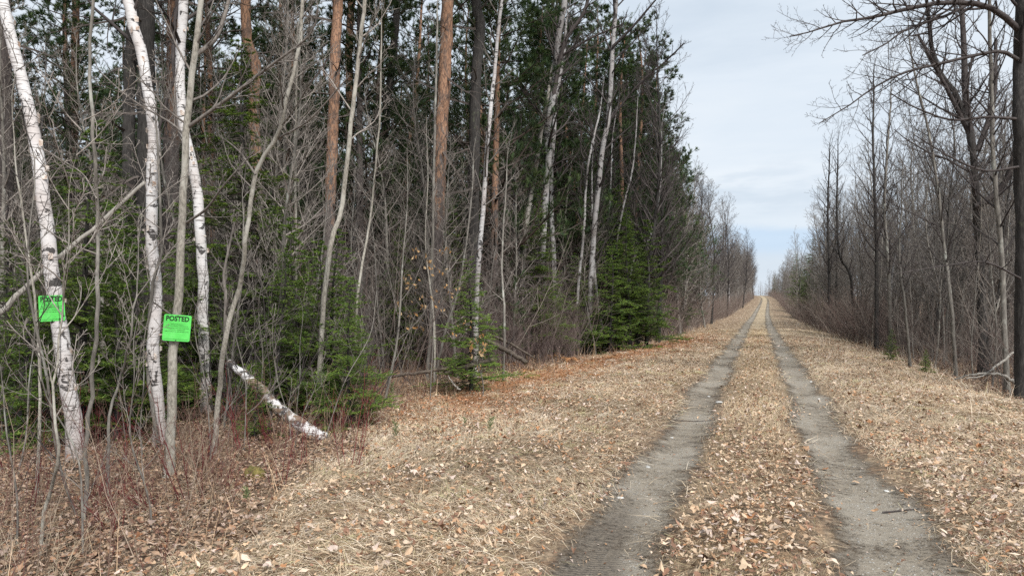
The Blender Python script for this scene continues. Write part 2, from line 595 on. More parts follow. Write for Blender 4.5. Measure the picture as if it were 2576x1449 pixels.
def mat_track():
    m, g = new_mat('gravel_track')
    v, t = obj_coord(g)
    a = g.n('ShaderNodeAttribute', attribute_name='Col')
    sp = g.n('ShaderNodeSeparateColor', i_0=a.outputs[0])     # red: 1 in the middle, 0 at the edges; green: tread strength
    n1 = g.noise(v, 0.9, 5, 0.65)
    n2 = g.noise(v, 7.0, 5, 0.7)
    n3 = g.noise(v, 90.0, 3, 0.75)
    vo = g.n('ShaderNodeTexVoronoi', i_Vector=v, i_Scale=55.0)
    stone = g.n('ShaderNodeSeparateColor', i_0=vo.outputs['Color'])
    n4 = g.noise(v, 28.0, 4, 0.7)
    grav = g.ramp(g.math('ADD', g.math('MULTIPLY', n3, 0.55), g.math('MULTIPLY', n4, 0.45)), [(0.34, (0.085, 0.07, 0.052)), (0.48, (0.205, 0.172, 0.13)), (0.60, (0.33, 0.285, 0.222))])
    grav = g.mix(g.math('MULTIPLY', g.step(n1, 0.42, 0.62), 0.5), grav, (0.30, 0.27, 0.225))
    grav = g.mix(g.math('MULTIPLY', g.step(n4, 0.56, 0.66), 0.5), grav, (0.13, 0.10, 0.07))
    isst = g.math('MULTIPLY', g.step(stone.outputs[0], 0.80, 0.86), g.math('SUBTRACT', 1.0, g.step(vo.outputs['Distance'], 0.35, 0.5)))
    grav = g.mix(isst, grav, g.mix(stone.outputs[1], (0.30, 0.28, 0.25), (0.52, 0.50, 0.46)))
    mud = g.ramp(n4, [(0.3, (0.06, 0.05, 0.04)), (0.7, (0.17, 0.14, 0.108))])
    f = g.step(g.math('ADD', g.math('MULTIPLY', g.math('SUBTRACT', n1, 0.5), 1.8), g.math('ADD', g.math('MULTIPLY', g.math('SUBTRACT', n2, 0.5), 0.9), g.math('SUBTRACT', sp.outputs[0], 0.72))), -0.25, 0.4)
    col = g.mix(f, mud, grav)
    col = g.mix(g.math("MULTIPLY", g.step(sp.outputs[1], 0.1, 0.6), 0.85), col, mud)
    # tyre tread: small blocks across the running direction
    s = g.n('ShaderNodeSeparateXYZ', i_0=v)
    tr = g.math('MULTIPLY', g.math('SINE', g.math('ADD', g.math('MULTIPLY', s.outputs[1], 170.0), g.math('MULTIPLY', n2, 6.0))), g.math('SINE', g.math('MULTIPLY', s.outputs[0], 75.0)))
    tr = g.math('MULTIPLY', tr, g.math('MULTIPLY', sp.outputs[1], g.step(n2, 0.35, 0.6)))
    h = g.math('ADD', g.math('ADD', g.math('MULTIPLY', n3, 0.5), g.math('MULTIPLY', isst, 0.5)), g.math('ADD', g.math('MULTIPLY', n2, 0.6), g.math('MULTIPLY', tr, 0.45)))
    finish(g, col, 0.85, h, 0.8, 0.03)
    # ragged rim: grit thins out and the ground shows between it
    out = next(n for n in g.t.nodes if n.type == 'OUTPUT_MATERIAL')
    bs = next(n for n in g.t.nodes if n.type == 'BSDF_PRINCIPLED')
    a_ = g.math('ADD', g.math('MULTIPLY', g.math('SUBTRACT', n2, 0.5), 1.5), g.math('ADD', g.math('MULTIPLY', g.math('SUBTRACT', n3, 0.5), 1.3), g.math('ADD', sp.outputs[0], g.math('MULTIPLY', g.math('SUBTRACT', n1, 0.5), 0.8))))
    tr_ = g.n('ShaderNodeBsdfTransparent')
    mx = g.n('ShaderNodeMixShader', i_0=g.step(a_, 0.30, 0.95), i_1=tr_.outputs[0], i_2=bs.outputs[0])
    g.t.links.new(mx.outputs[0], out.inputs[0])
    return m


M_GROUND, M_TRACK = mat_ground(), mat_track()

# ------------------------------------------------------------------ ground and wheel tracks
def axis(fine0, fine1, step, lo, hi, gr):
    a = list(np.arange(fine0, fine1 + 1e-6, step))
    s, x = step, fine1
    while x < hi:
        s *= gr
        x += s
        a.append(x)
    s, x, pre = step, fine0, []
    while x > lo:
        s *= gr
        x -= s
        pre.append(x)
    return np.array(pre[::-1] + a)


gx = axis(-9, 7, 0.10, -1500, 1500, 1.16)
gy = axis(-2, 30, 0.14, -250, 3000, 1.045)
X, Y = np.meshgrid(gx, gy)
Z = gh(X, Y)
nx, ny = len(gx), len(gy)
idx = np.arange(nx * ny).reshape(ny, nx)
Q = np.stack([idx[:-1, :-1], idx[:-1, 1:], idx[1:, 1:], idx[1:, :-1]], -1).reshape(-1, 4)
edge_n = 0.25 * np.sin(Y * 1.7) + 0.2 * np.sin(Y * 3.9 + X)
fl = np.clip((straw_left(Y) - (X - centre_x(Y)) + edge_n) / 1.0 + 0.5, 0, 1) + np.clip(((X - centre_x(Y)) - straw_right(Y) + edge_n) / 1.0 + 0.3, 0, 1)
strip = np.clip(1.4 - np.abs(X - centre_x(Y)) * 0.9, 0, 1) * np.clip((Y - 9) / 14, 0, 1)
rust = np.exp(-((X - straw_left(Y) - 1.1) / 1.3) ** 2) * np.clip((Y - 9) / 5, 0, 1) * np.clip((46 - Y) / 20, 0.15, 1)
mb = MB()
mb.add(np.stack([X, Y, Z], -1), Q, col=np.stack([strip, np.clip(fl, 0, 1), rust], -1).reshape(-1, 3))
tag(mb.build('ground', M_GROUND), kind='structure')


def wheel_track(side):
    ys = np.concatenate([np.arange(-1.5, 14, 0.07), np.arange(14, 60, 0.25), np.arange(60, 330, 1.0)])
    nu = 13
    n = len(ys)

    def wob(a, b, c):
        return 0.05 * np.sin(ys * 0.9 + a) + 0.04 * np.sin(ys * 2.1 + b) + 0.02 * np.sin(ys * 4.7 + c)
    near = np.clip((9 - ys) / 6, 0, 1)
    hw = 0.44 - 0.03 * np.clip((ys - 40) / 60, 0, 1) + near * (0.07 if side < 0 else 0.13)
    cxs = centre_x(ys) + side * 0.80 + (0.0 if side < 0 else 0.14) * near
    l = cxs - hw + wob(side, 2.0, 0.4)
    r = cxs + hw + wob(side * 2 + 1, 0.3, 2.2)
    u = np.linspace(0, 1, nu)
    XX = l[:, None] * (1 - u) + r[:, None] * u
    YY = np.repeat(ys[:, None], nu, 1)
    ZZ = gh(XX, YY) + 0.014
    ZZ[:, 0] -= 0.008
    ZZ[:, -1] -= 0.008
    idx = np.arange(n * nu).reshape(n, nu)
    Q = np.stack([idx[:-1, :-1], idx[:-1, 1:], idx[1:, 1:], idx[1:, :-1]], -1).reshape(-1, 4)
    mid = np.clip(np.sin(u * math.pi) * 1.1, 0, 1)[None] * (1 - 0.42 * np.clip((ys - 130) / 90, 0, 1))[:, None]
    tread = (np.exp(-((u - 0.38) / 0.22) ** 2)[None] * np.clip((6.8 - ys) / 2.5, 0, 1)[:, None]) if side < 0 else np.zeros((n, nu))
    mb = MB()
    mb.add(np.stack([XX, YY, ZZ], -1), Q, col=np.stack([mid, tread, mid], -1).reshape(-1, 3))
    tag(mb.build('wheel_track', M_TRACK), kind='structure')


wheel_track(-1)
wheel_track(1)

# ------------------------------------------------------------------ litter and grass (stuff)
LEAFCOL = np.array([(0.52, 0.385, 0.26), (0.46, 0.315, 0.20), (0.58, 0.45, 0.34), (0.40, 0.24, 0.135), (0.36, 0.175, 0.08), (0.52, 0.41, 0.34), (0.22, 0.12, 0.075), (0.13, 0.075, 0.05), (0.30, 0.16, 0.10)])
LEAFP = np.array([0.20, 0.20, 0.12, 0.11, 0.05, 0.09, 0.11, 0.05, 0.07])


def leaf_shapes(mb, pos, size, cols, lobed, tilt=0.22, hang=False):
    """one leaf per pos; two outlines: pointed oval and lobed"""
    N = len(pos)
    if lobed:
        ang = np.linspace(-2.55, 2.55, 15)
        rad = np.array([0.5, 0.7, 0.58, 0.72, 0.95, 0.72, 0.8, 1.05, 0.8, 0.72, 0.95, 0.72, 0.58, 0.7, 0.5])
        out = np.stack([np.cos(ang) * rad * 0.5, np.sin(ang) * rad * 0.5, np.zeros(15)], -1)
        base = np.vstack([[-0.05, 0, 0], out])
        T = np.array([[0, i, i + 1] for i in range(1, 15)])
    else:
        base = np.array([[-0.5, 0, 0], [-0.2, 0.24, 0], [0.15, 0.22, 0], [0.5, 0, 0], [0.15, -0.22, 0], [-0.2, -0.24, 0], [0, 0, 0]], float)
        T = np.array([[6, i, (i + 1) % 6] for i in range(6)])
    K = len(base)
    B = np.repeat(base[None], N, 0) * size[:, None, None] * np.stack([np.ones(N), rng.uniform(0.7, 1.15, N), np.ones(N)], -1)[:, None]
    curl = rng.normal(0.0, 1.0, (N, 1)) * 0.9
    curl2 = rng.normal(0.2, 1.0, (N, 1)) * 0.9
    B[:, :, 2] += (B[:, :, 0] ** 2 * curl + B[:, :, 1] ** 2 * curl2 * 1.6) / size[:, None] + rng.normal(0, 0.05, (N, K)) * size[:, None]
    az = rng.uniform(0, 6.283, N)
    tx = rng.normal(0, tilt, N)
    if hang:
        tx = rng.normal(-1.1, 0.4, N)
    ty = rng.normal(0, tilt, N)

    def rot(B, a, i, j):
        c, s = np.cos(a)[:, None], np.sin(a)[:, None]
        bi, bj = B[:, :, i].copy(), B[:, :, j].copy()
        B[:, :, i], B[:, :, j] = bi * c - bj * s, bi * s + bj * c
    rot(B, tx, 0, 2)
    rot(B, ty, 1, 2)
    rot(B, az, 0, 1)
    if not hang:
        lift = -B[:, :, 2].min(1) * 0.6
        B[:, :, 2] += lift[:, None]
    B += pos[:, None]
    TT = (T[None] + np.arange(N)[:, None, None] * K).reshape(-1, 3)
    mb.add(B.reshape(-1, 3), None, TT, np.repeat(cols, K, 0))


def scatter(n, d0, d1, power=1.0, t=0.86):
    """points over the ground in the wedge ahead, density ~ d^-power-ish"""
    d = d0 + (d1 - d0) * rng.random(n) ** power
    tt = rng.uniform(-t, t, n)
    p = d[:, None] * (FWD[None] + RGT[None] * tt[:, None])
    return p[:, 0], p[:, 1], d


def zone(x, y):
    u = x - centre_x(y)
    e = 0.35 * np.sin(y * 1.7) + 0.25 * np.sin(y * 3.9 + x) + 0.3 * np.sin(x * 2.3 + y)
    floorL = u < straw_left(y) + e * 0.7
    floorR = u > straw_right(y) + e * 0.5
    a = np.abs(u)
    hw = np.where(u > 0, 0.39 + 0.11 * np.clip((9 - y) / 5, 0, 1), 0.39 + 0.06 * np.clip((8 - y) / 4, 0, 1))
    ctr = np.where(u > 0, 0.80 + 0.14 * np.clip((9 - y) / 6, 0, 1), 0.80)
    rut = np.clip((hw - np.abs(a - ctr) + 0.07 * np.sin(y * 1.3 + u * 3) + 0.06 * np.sin(y * 3.7 - u * 5) * np.sin(y * 0.9)) / 0.34 + 0.40, 0, 1) ** 0.75
    strip = a < 0.5
    return floorL, floorR, rut, strip, a


def patchy(x, y, k=1.0):
    return 0.5 + 0.25 * np.sin(x * 1.3 * k + 2 * np.sin(y * 0.7 * k)) + 0.25 * np.sin(y * 1.9 * k + 1.7 * np.sin(x * 1.1 * k) + 0.8)


mb = MB()
x, y, d = scatter(260000, 2.4, 34, 0.9)
fL, fR, rut, strip, a = zone(x, y)
pt = np.clip(0.6 * patchy(x, y) + 0.75 * patchy(x * 2.6 + 5, y * 2.3) - 0.2, 0, 1)
prob = 0.18 + 0.75 * pt
prob = np.where(strip, np.where(d < 8, 0.85, 0.55), prob)
prob = np.where((x > 1.2) & (d < 9), 0.85, prob)
prob = np.where((x < -1.2) & (d < 8.5) & ~(fL | fR), 0.14 + 0.6 * pt ** 1.3, prob)
prob = np.where(fL | fR, 0.9, prob)
prob = prob * (1 - rut) + 0.012 * rut
prob = np.clip(prob + rng.normal(0, 0.10, len(x)) * (rut > 0.05) * (rut < 0.95), 0, 1)
keep = rng.random(len(x)) < prob
x, y, d, fo, pt = x[keep], y[keep], d[keep], (fL | fR)[keep], pt[keep]
z = gh(x, y)
pos = np.stack([x, y, z + 0.02 + rng.random(len(x)) * 0.07], -1)
ci = rng.choice(len(LEAFCOL), len(x), p=LEAFP)
cols = LEAFCOL[ci] * rng.uniform(0.62, 1.05, (len(x), 1))
ru = np.exp(-((x - straw_left(y) - 1.0) / 1.3) ** 2) * np.clip((y - 7) / 5, 0, 1) * np.clip((60 - y) / 30, 0, 1)
isr = (rng.random(len(x)) < ru * 0.75) & ~fo
cols[isr] = np.array([0.34, 0.165, 0.085]) * rng.uniform(0.5, 1.2, (isr.sum(), 1))
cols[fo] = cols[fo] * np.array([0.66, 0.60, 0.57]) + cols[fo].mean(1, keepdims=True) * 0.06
size = np.clip(rng.lognormal(-3.28, 0.36, len(x)), 0.016, 0.085) * (1 + np.clip(d - 12, 0, 30) * 0.025)
lob = (rng.random(len(x)) < 0.16) & (d < 14)
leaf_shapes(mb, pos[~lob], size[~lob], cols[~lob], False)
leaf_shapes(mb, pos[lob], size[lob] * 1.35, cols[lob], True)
x, y, d = scatter(110000, 2.6, 30, 0.9)
u = np.abs(np.abs(x - centre_x(y)) - 0.8)
k = (u < 0.5) & (rng.random(len(x)) < 0.16 + 0.84 * np.clip((u - 0.12) / 0.28, 0, 1) ** 1.6)
x, y, d = x[k], y[k], d[k]
n_ = len(x)
leaf_shapes(mb, np.stack([x, y, gh(x, y) + 0.018], -1), rng.uniform(0.008, 0.03, n_) * (1 + np.clip(d - 8, 0, 30) * 0.03), LEAFCOL[rng.choice(len(LEAFCOL), n_, p=LEAFP)] * rng.uniform(0.35, 0.95, (n_, 1)), False, 0.2)
tag(mb.build('fallen_leaves', M_LEAF, smooth=False), 'fallen brown and tan leaves strewn over verges and forest floor', 'leaves', kind='stuff')


def blades(mb, x, y, L, wd, stand, cols, flow=None, seg=3):
    """dry blades rising from the ground and bending over"""
    N = len(x)
    az = rng.uniform(0, 6.283, N) if flow is None else flow + rng.normal(0, 0.9, N)
    dirh = np.stack([np.cos(az), np.sin(az), np.zeros(N)], -1)
    P = np.empty((N, seg, 3))
    P[:, 0] = np.stack([x, y, gh(x, y) - 0.01], -1)
    el = np.clip(rng.normal(stand, 0.25, N), 0.1, 1.5)
    bend = rng.uniform(0.3, 1.1, N) * np.clip(1.5 - stand, 0.15, 1)
    for j in range(1, seg):
        e = el - bend * j
        st = dirh * np.cos(e)[:, None] + np.array([0, 0, 1.0]) * np.sin(e)[:, None]
        P[:, j] = P[:, j - 1] + st * (L / (seg - 1))[:, None]
        g0 = gh(P[:, j, 0], P[:, j, 1]) + 0.012 + 0.055 * rng.random(N)
        P[:, j, 2] = np.maximum(P[:, j, 2], g0)
    side = np.stack([-np.sin(az), np.cos(az), rng.normal(0, 0.5, N)], -1)
    wj = np.linspace(1, 0.25, seg)
    V = np.stack([P - side[:, None] * (wd[:, None] * wj)[..., None], P + side[:, None] * (wd[:, None] * wj)[..., None]], 2).reshape(-1, 3)
    i = np.arange(N)[:, None] * seg * 2
    j = np.arange(seg - 1)[None] * 2
    Q = np.stack([i + j, i + j + 1, i + j + 3, i + j + 2], -1).reshape(-1, 4)
    mb.add(V, Q, col=np.repeat(cols, seg * 2, 0))


STRAW = np.array([(0.60, 0.485, 0.345), (0.52, 0.40, 0.27), (0.68, 0.585, 0.46), (0.38, 0.265, 0.17), (0.48, 0.43, 0.24), (0.26, 0.165, 0.105)])
mb = MB()
x, y, d = scatter(640000, 2.4, 46, 1.25)
fL, fR, rut, strip, a = zone(x, y)
pt = patchy(x + 3, y + 1, 0.8)
prob = 0.6 + 0.4 * pt
prob = np.where(strip, np.where(d < 7, 0.6, 0.8), prob)
prob = np.where(fL | fR, 0.12, prob)
prob = prob * (1 - rut) + 0.006 * rut
keep = rng.random(len(x)) < prob
x, y, d, fo, st = x[keep], y[keep], d[keep], (fL | fR)[keep], strip[keep]
cols = STRAW[rng.choice(6, len(x), p=[0.28, 0.24, 0.18, 0.14, 0.08, 0.08])] * rng.uniform(0.8, 1.15, (len(x), 1))
cols[st] *= np.array([0.96, 0.93, 0.86])
cols *= (0.72 + 0.42 * patchy(x * 0.9 + 2, y * 0.8))[:, None]
ru = np.exp(-((x - straw_left(y) - 1.3) / 1.3) ** 2) * np.clip((y - 9) / 4, 0, 1) * np.clip((50 - y) / 20, 0, 1)
isr = rng.random(len(x)) < ru * 0.85
cols[isr] = np.array([0.42, 0.205, 0.095]) * rng.uniform(0.55, 1.2, (isr.sum(), 1))
L = rng.uniform(0.12, 0.36, len(x)) * np.where(st, 0.5, 1.0)
wd = rng.uniform(0.0011, 0.0022, len(x)) * (1 + np.clip(d - 6, 0, 40) * 0.10)
flow = 1.8 * np.sin(x * 0.9 + 1.1 * np.sin(y * 0.6)) + 1.5 * np.sin(y * 0.8)
blades(mb, x, y, L, wd, 0.55, cols, flow)
x, y, d = scatter(90000, 40, 190, 1.4, 0.5)
u = x - centre_x(y)
k = (u > straw_left(y) - 0.4) & (u < straw_right(y) + 0.4)
x, y, d, u = x[k], y[k], d[k], u[k]
k = (rng.random(len(x)) < 0.9) & (np.abs(np.abs(u) - 0.8) > 0.34)
x, y, d = x[k], y[k], d[k]
blades(mb, x, y, rng.uniform(0.12, 0.34, len(x)), rng.uniform(0.004, 0.007, len(x)) * (1 + (d - 40) * 0.02), 0.7, STRAW[rng.choice(6, len(x), p=[0.26, 0.24, 0.14, 0.18, 0.04, 0.14])] * rng.uniform(0.7, 1.1, (len(x), 1)))
# tussocks: blades fanning out of one foot
tx, ty, td = scatter(2000, 2.6, 30, 0.9)
fL, fR, rut, strip, a = zone(tx, ty)
k = (rut < 0.1) & ~(fL | fR) & (rng.random(len(tx)) < np.where(strip, 0.25, 0.9))
tx, ty, td, a = tx[k], ty[k], td[k], a[k]
nb_ = rng.integers(25, 70, len(tx))
pi_ = np.repeat(np.arange(len(tx)), nb_)
hue = STRAW[rng.integers(0, 5, len(tx))] * rng.uniform(0.85, 1.15, (len(tx), 1))
bx, by = tx[pi_] + rng.normal(0, 0.035, len(pi_)), ty[pi_] + rng.normal(0, 0.035, len(pi_))
blades(mb, bx, by, rng.uniform(0.12, 0.30, len(pi_)), rng.uniform(0.0012, 0.0023, len(pi_)) * (1 + np.clip(td[pi_] - 6, 0, 40) * 0.10), 0.6, hue[pi_] * rng.uniform(0.8, 1.15, (len(pi_), 1)), rng.uniform(0, 6.28, len(tx))[pi_] + rng.normal(0, 0.6, len(pi_)))
# taller standing stalks: on the right verge near the trees and along the left edge
xs, ys, ds = scatter(42000, 3, 60, 0.8)
u = xs - centre_x(ys)
eR = np.exp(-((u - straw_right(ys) + 0.4) / 1.0) ** 2) * (ys > 7)
eL = np.exp(-((u - straw_left(ys) - 0.2) / 0.8) ** 2) * 0.8
rm = np.exp(-((u - 2.9) / 1.0) ** 2) * 0.35 * (ys > 9)
keep = rng.random(len(xs)) < np.maximum(np.maximum(eR, eL), rm) * np.clip(patchy(xs, ys, 1.5), 0.15, 1)
xs, ys, ds, u = xs[keep], ys[keep], ds[keep], u[keep]
cols = STRAW[rng.choice(6, len(xs), p=[0.25, 0.2, 0.3, 0.12, 0.03, 0.1])] * rng.uniform(0.8, 1.2, (len(xs), 1))
cols[u < 0] *= np.array([0.85, 0.72, 0.62])
blades(mb, xs, ys, rng.uniform(0.2, 0.62, len(xs)), rng.uniform(0.0016, 0.003, len(xs)) * (1 + np.clip(ds - 8, 0, 40) * 0.07), 1.2, cols, None)
tag(mb.build('dead_grass', M_GRASS, smooth=False), 'matted straw coloured dead grass on the verges and between the ruts', 'grass', kind='stuff')

# rusty dead fern clumps along the left edge
def make_fern():
    r = empty('dead_fern', (0, 0, 0), cat='fern')
    mb = MB()
    nf = 9
    for i in range(nf):
        az = i * 2.4 + rng.normal(0, 0.3)
        L = rng.uniform(0.45, 0.8)
        t = np.linspace(0, 1, 7)
        P = np.stack([np.cos(az) * L * 0.75 * t ** 1.2, np.sin(az) * L * 0.75 * t ** 1.2, L * (0.95 * t - 0.95 * t ** 2.2)], -1)
        tubes(mb, P, 0.004 * (1 - 0.7 * t), 3, (0.30, 0.13, 0.05))
        PP, RR, LL = grow(P[None], np.full((1, 7), 0.004), np.array([L]), 22, 0.25, 1.0, 75, 0.24, 3, -0.9, 0.15, 0.5, 0.0015, 0.7, True)
        for s in (0.012,):
            tn = nrm(PP[:, -1] - PP[:, 0])
            up = nrm(np.cross(tn, rng.normal(0, 1, tn.shape)))
            V = np.stack([PP[:, 0] - up * s, PP[:, 0] + up * s, PP[:, 1] + up * s * 1.2, PP[:, 2], PP[:, 1] - up * s * 1.2], 1)
            n = len(V)
            b = np.arange(n)[:, None] * 5
            c = np.array([0.36, 0.185, 0.085]) * rng.uniform(0.6, 1.25, (n, 1))
            mb.add(V.reshape(-1, 3), np.concatenate([b + 0, b + 1, b + 2, b + 4], 1), np.concatenate([b + 4, b + 2, b + 3], 1), np.repeat(c, 5, 0))
    mb.build('fronds', M_GRASS, r, smooth=False)
    return r


# ------------------------------------------------------------------ tree builders
def crown_twigs(mb, P, R, L, spec, m=0, col=None):
    """successive generations of branches; spec = list of dicts for grow()"""
    out = []
    for sp in spec:
        k = sp.pop('k', 3)
        P, R, L = grow(P, R, L, **sp)
        sp['k'] = k
        tubes(mb, P, R, k, col, m)
        out.append((P, R, L))
    return out


def straightish(H, n, wand, lean=0.0):
    t = np.linspace(0, 1, n)
    ph = rng.uniform(0, 6.28, 4)
    az = rng.uniform(0, 6.28)
    x = wand * (np.sin(t * 4.1 + ph[0]) - math.sin(ph[0])) + 0.4 * wand * np.sin(t * 10 + ph[1]) * t + lean * H * t * math.cos(az)
    y = wand * (np.sin(t * 3.7 + ph[2]) - math.sin(ph[2])) + 0.4 * wand * np.sin(t * 11 + ph[3]) * t + lean * H * t * math.sin(az)
    return np.stack([x, y, H * t], -1)


def bare_tree(name, cat, H, r0, n1, start, ang, wid, bark, twig, up=0.5, wand=0.25, n2=8, n3=5, forks=0):
    root = empty(name, (0, 0, 0), cat=cat)
    n = 18
    P = straightish(H, n, wand)
    t = np.linspace(0, 1, n)
    R = r0 * (1 - t) ** 0.8 * (1 + 0.35 * np.exp(-t * 30)) + 0.006
    mb = MB()
    P[0, 2] -= 0.15
    tubes(mb, P, R, 8, rough=0.05)
    Pt, Rt, Lt = P[None], R[None], np.array([H])
    if forks:
        FP, FR, FL = grow(Pt, Rt, Lt, forks, 0.3, 0.6, 22, 0.55, 14, 0.5, 0.07, 0.75, 0.012, 0.2)
        FR = r0 * 0.6 * (1 - np.linspace(0, 1, 14)[None] * 0.9) * np.ones((len(FP), 1))
        tubes(mb, FP, FR, 6)
    mb.build('trunk', bark, root)
    mb = MB()
    sp = [dict(nper=n1, t0=start, t1=0.98, ang=ang, ratio=wid, m=7, up=up, wander=0.09, rr=0.55, rmin=0.0085, fall=0.7, k=4),
          dict(nper=n2, t0=0.2, t1=0.98, ang=44, ratio=0.45, m=5, up=up * 0.7, wander=0.13, rr=0.65, rmin=0.0065, fall=0.6, k=3),
          dict(nper=n3, t0=0.15, t1=0.98, ang=42, ratio=0.5, m=4, up=0.35, wander=0.17, rr=0.75, rmin=0.0048, fall=0.5, k=3)]
    crown_twigs(mb, Pt, Rt, Lt, [dict(s) for s in sp])
    if forks:
        crown_twigs(mb, FP, FR, FL, [dict(s, nper=(max(8, n1 // 3) if i == 0 else s['nper']), t0=(0.25 if i == 0 else s['t0']), ratio=(wid * 1.3 if i == 0 else s['ratio'])) for i, s in enumerate(sp)])
    mb.build('crown', twig, root, smooth=True)
    return root


def needles_on(mb, P, per, nl, nw, cols, spread=0.8, upb=0.15, t0=0.0, tilt=0.5, m=0):
    """single-triangle needles along polylines"""
    N, mp, _ = P.shape
    pi = np.repeat(np.arange(N), per)
    K = len(pi)
    t = t0 + (1 - t0) * rng.random(K)
    x = np.clip(t * (mp - 1), 0, mp - 1.001)
    i0 = x.astype(int)
    f = (x - i0)[:, None]
    A, B = P[pi, i0], P[pi, i0 + 1]
    pos = A + (B - A) * f
    tan = nrm(B - A)
    h = np.array([[0, 0, 1.0]])
    side = nrm(np.cross(tan, h) + 1e-4)
    sg = np.where(rng.random(K) < 0.5, 1.0, -1.0)[:, None]
    d = nrm(tan * tilt + side * sg * spread + rng.normal(0, 0.28, (K, 3)) + h * upb)
    wv = nrm(np.cross(d, rng.normal(0, 1, (K, 3)) * 0.5 + h)) * nw
    L = nl * rng.uniform(0.7, 1.2, (K, 1))
    V = np.stack([pos - wv, pos + wv, pos + d * L], 1).reshape(-1, 3)
    T = np.arange(K * 3).reshape(-1, 3)
    c = cols[rng.integers(0, len(cols), N)][pi] * rng.uniform(0.75, 1.2, (K, 1))
    mb.add(V, None, T, np.repeat(c, 3, 0), m)


FIRC = np.array([(0.072, 0.115, 0.022), (0.095, 0.145, 0.024), (0.055, 0.095, 0.024), (0.125, 0.175, 0.030)])
PINEC = np.array([(0.055, 0.095, 0.036), (0.072, 0.115, 0.038), (0.046, 0.082, 0.038), (0.095, 0.135, 0.045)])


def fir_tree(H, spreadw, dens=1.0, gap=0.15, colk=1.5):
    root = empty('fir_tree', (0, 0, 0), cat='fir tree')
    n = 12
    P = straightish(H, n, 0.06)
    t = np.linspace(0, 1, n)
    R = (0.013 * H + 0.008) * (1 - t) + 0.004
    P[0, 2] -= 0.1
    mb = MB()
    tubes(mb, P, R, 7)
    mb.build('trunk', M_DARK, root)
    mb = MB()
    whorls = int(H / 0.17 * dens)
    nb = whorls * 5
    BP, BR, BL = grow(P[None], R[None], np.array([H]), nb, gap, 0.985, 82, spreadw, 6, 0.12, 0.06, 0.4, 0.004, 0.88)
    s = np.linspace(0, 1, 6)
    BP[:, :, 2] -= (s ** 1.5)[None] * BL[:, None] * 0.16
    tubes(mb, BP, BR, 3, (0.07, 0.055, 0.045))
    CP, CR, CL = grow(BP, BR, BL, np.clip((BL / 0.085).astype(int), 3, 18), 0.12, 0.98, 52, 0.42, 4, 0.0, 0.06, 0.6, 0.002, 0.75, True)
    tubes(mb, CP, CR, 3, (0.06, 0.06, 0.035))
    DP, DR, DL = grow(CP, CR, CL, np.clip((CL / 0.07).astype(int), 1, 6), 0.2, 0.95, 48, 0.45, 3, 0.0, 0.06, 0.6, 0.0015, 0.6, True)
    cc = FIRC * colk
    needles_on(mb, BP, 40, 0.045, 0.0045, cc, 0.8, 0.15, 0.25)
    needles_on(mb, CP, 38, 0.045, 0.0045, cc)
    needles_on(mb, DP, 24, 0.042, 0.0045, cc)
    mb.build('crown', M_NEEDLE, root, smooth=False)
    return root


def pine_crown(mb, P, R, H, nb, t0, ratio, ang=72, tuft=1.0, pc=None, m=0):
    BP, BR, BL = grow(P, R, np.array([H]), nb, t0, 0.99, ang, ratio, 7, 0.35, 0.1, 0.4, 0.012, 0.72)
    tubes(mb, BP, BR, 4, (0.075, 0.055, 0.045), m)
    CP, CR, CL = grow(BP, BR, BL, 7, 0.3, 0.98, 48, 0.42, 5, 0.3, 0.14, 0.6, 0.006, 0.5)
    tubes(mb, CP, CR, 3, (0.075, 0.055, 0.045), m)
    DP, DR, DL = grow(CP, CR, CL, 5, 0.3, 1.0, 45, 0.45, 4, 0.4, 0.14, 0.7, 0.004, 0.4)
    tubes(mb, DP, DR, 3, (0.07, 0.055, 0.04), m)
    for Pn in (DP, CP[:, 2:]):
        needles_on(mb, Pn, int(62 * tuft), 0.125, 0.0036, PINEC if pc is None else pc, 0.55, 0.2, 0.08, 0.95, m)


def dead_branches(mb, P, R, H, n, t0, t1, L, col, m=0):
    BP, BR, BL = grow(P, R, np.array([H]), n, t0, t1, 85, L / H, 6, 0.02, 0.12, 0.3, 0.0075, 0.1)
    BP[:, :, 2] -= (np.linspace(0, 1, 6) ** 1.5)[None] * BL[:, None] * 0.15
    tubes(mb, BP, BR, 3, col, m)
    CP, CR, CL = grow(BP, BR, BL, 6, 0.25, 1.0, 50, 0.4, 4, 0.0, 0.16, 0.6, 0.005, 0.4)
    tubes(mb, CP, CR, 3, col, m)
    DP, DR, DL = grow(CP, CR, CL, 3, 0.25, 1.0, 50, 0.5, 3, 0.0, 0.16, 0.6, 0.0038, 0.4)
    tubes(mb, DP, DR, 3, col, m)


def pine_tree(H, r0, t0, nb, ratio):
    root = empty('pine_tree', (0, 0, 0), cat='pine tree')
    n = 20
    P = straightish(H, n, 0.2)
    t = np.linspace(0, 1, n)
    R = r0 * (1 - t) ** 0.7 * (1 + 0.25 * np.exp(-t * 30)) + 0.01
    P[0, 2] -= 0.2
    mb = MB()
    tubes(mb, P, R, 9, rough=0.05)
    mb.build('trunk', M_PINE, root)
    mb = MB()
    pine_crown(mb, P[None], R[None], H, nb, t0, ratio)
    dead_branches(mb, P[None], R[None], H, 40, 0.08, t0 + 0.1, 2.2, (0.085, 0.07, 0.062), m=1)
    mb.build('crown', [M_NEEDLE, M_BRUSH], root, smooth=False)
    return root


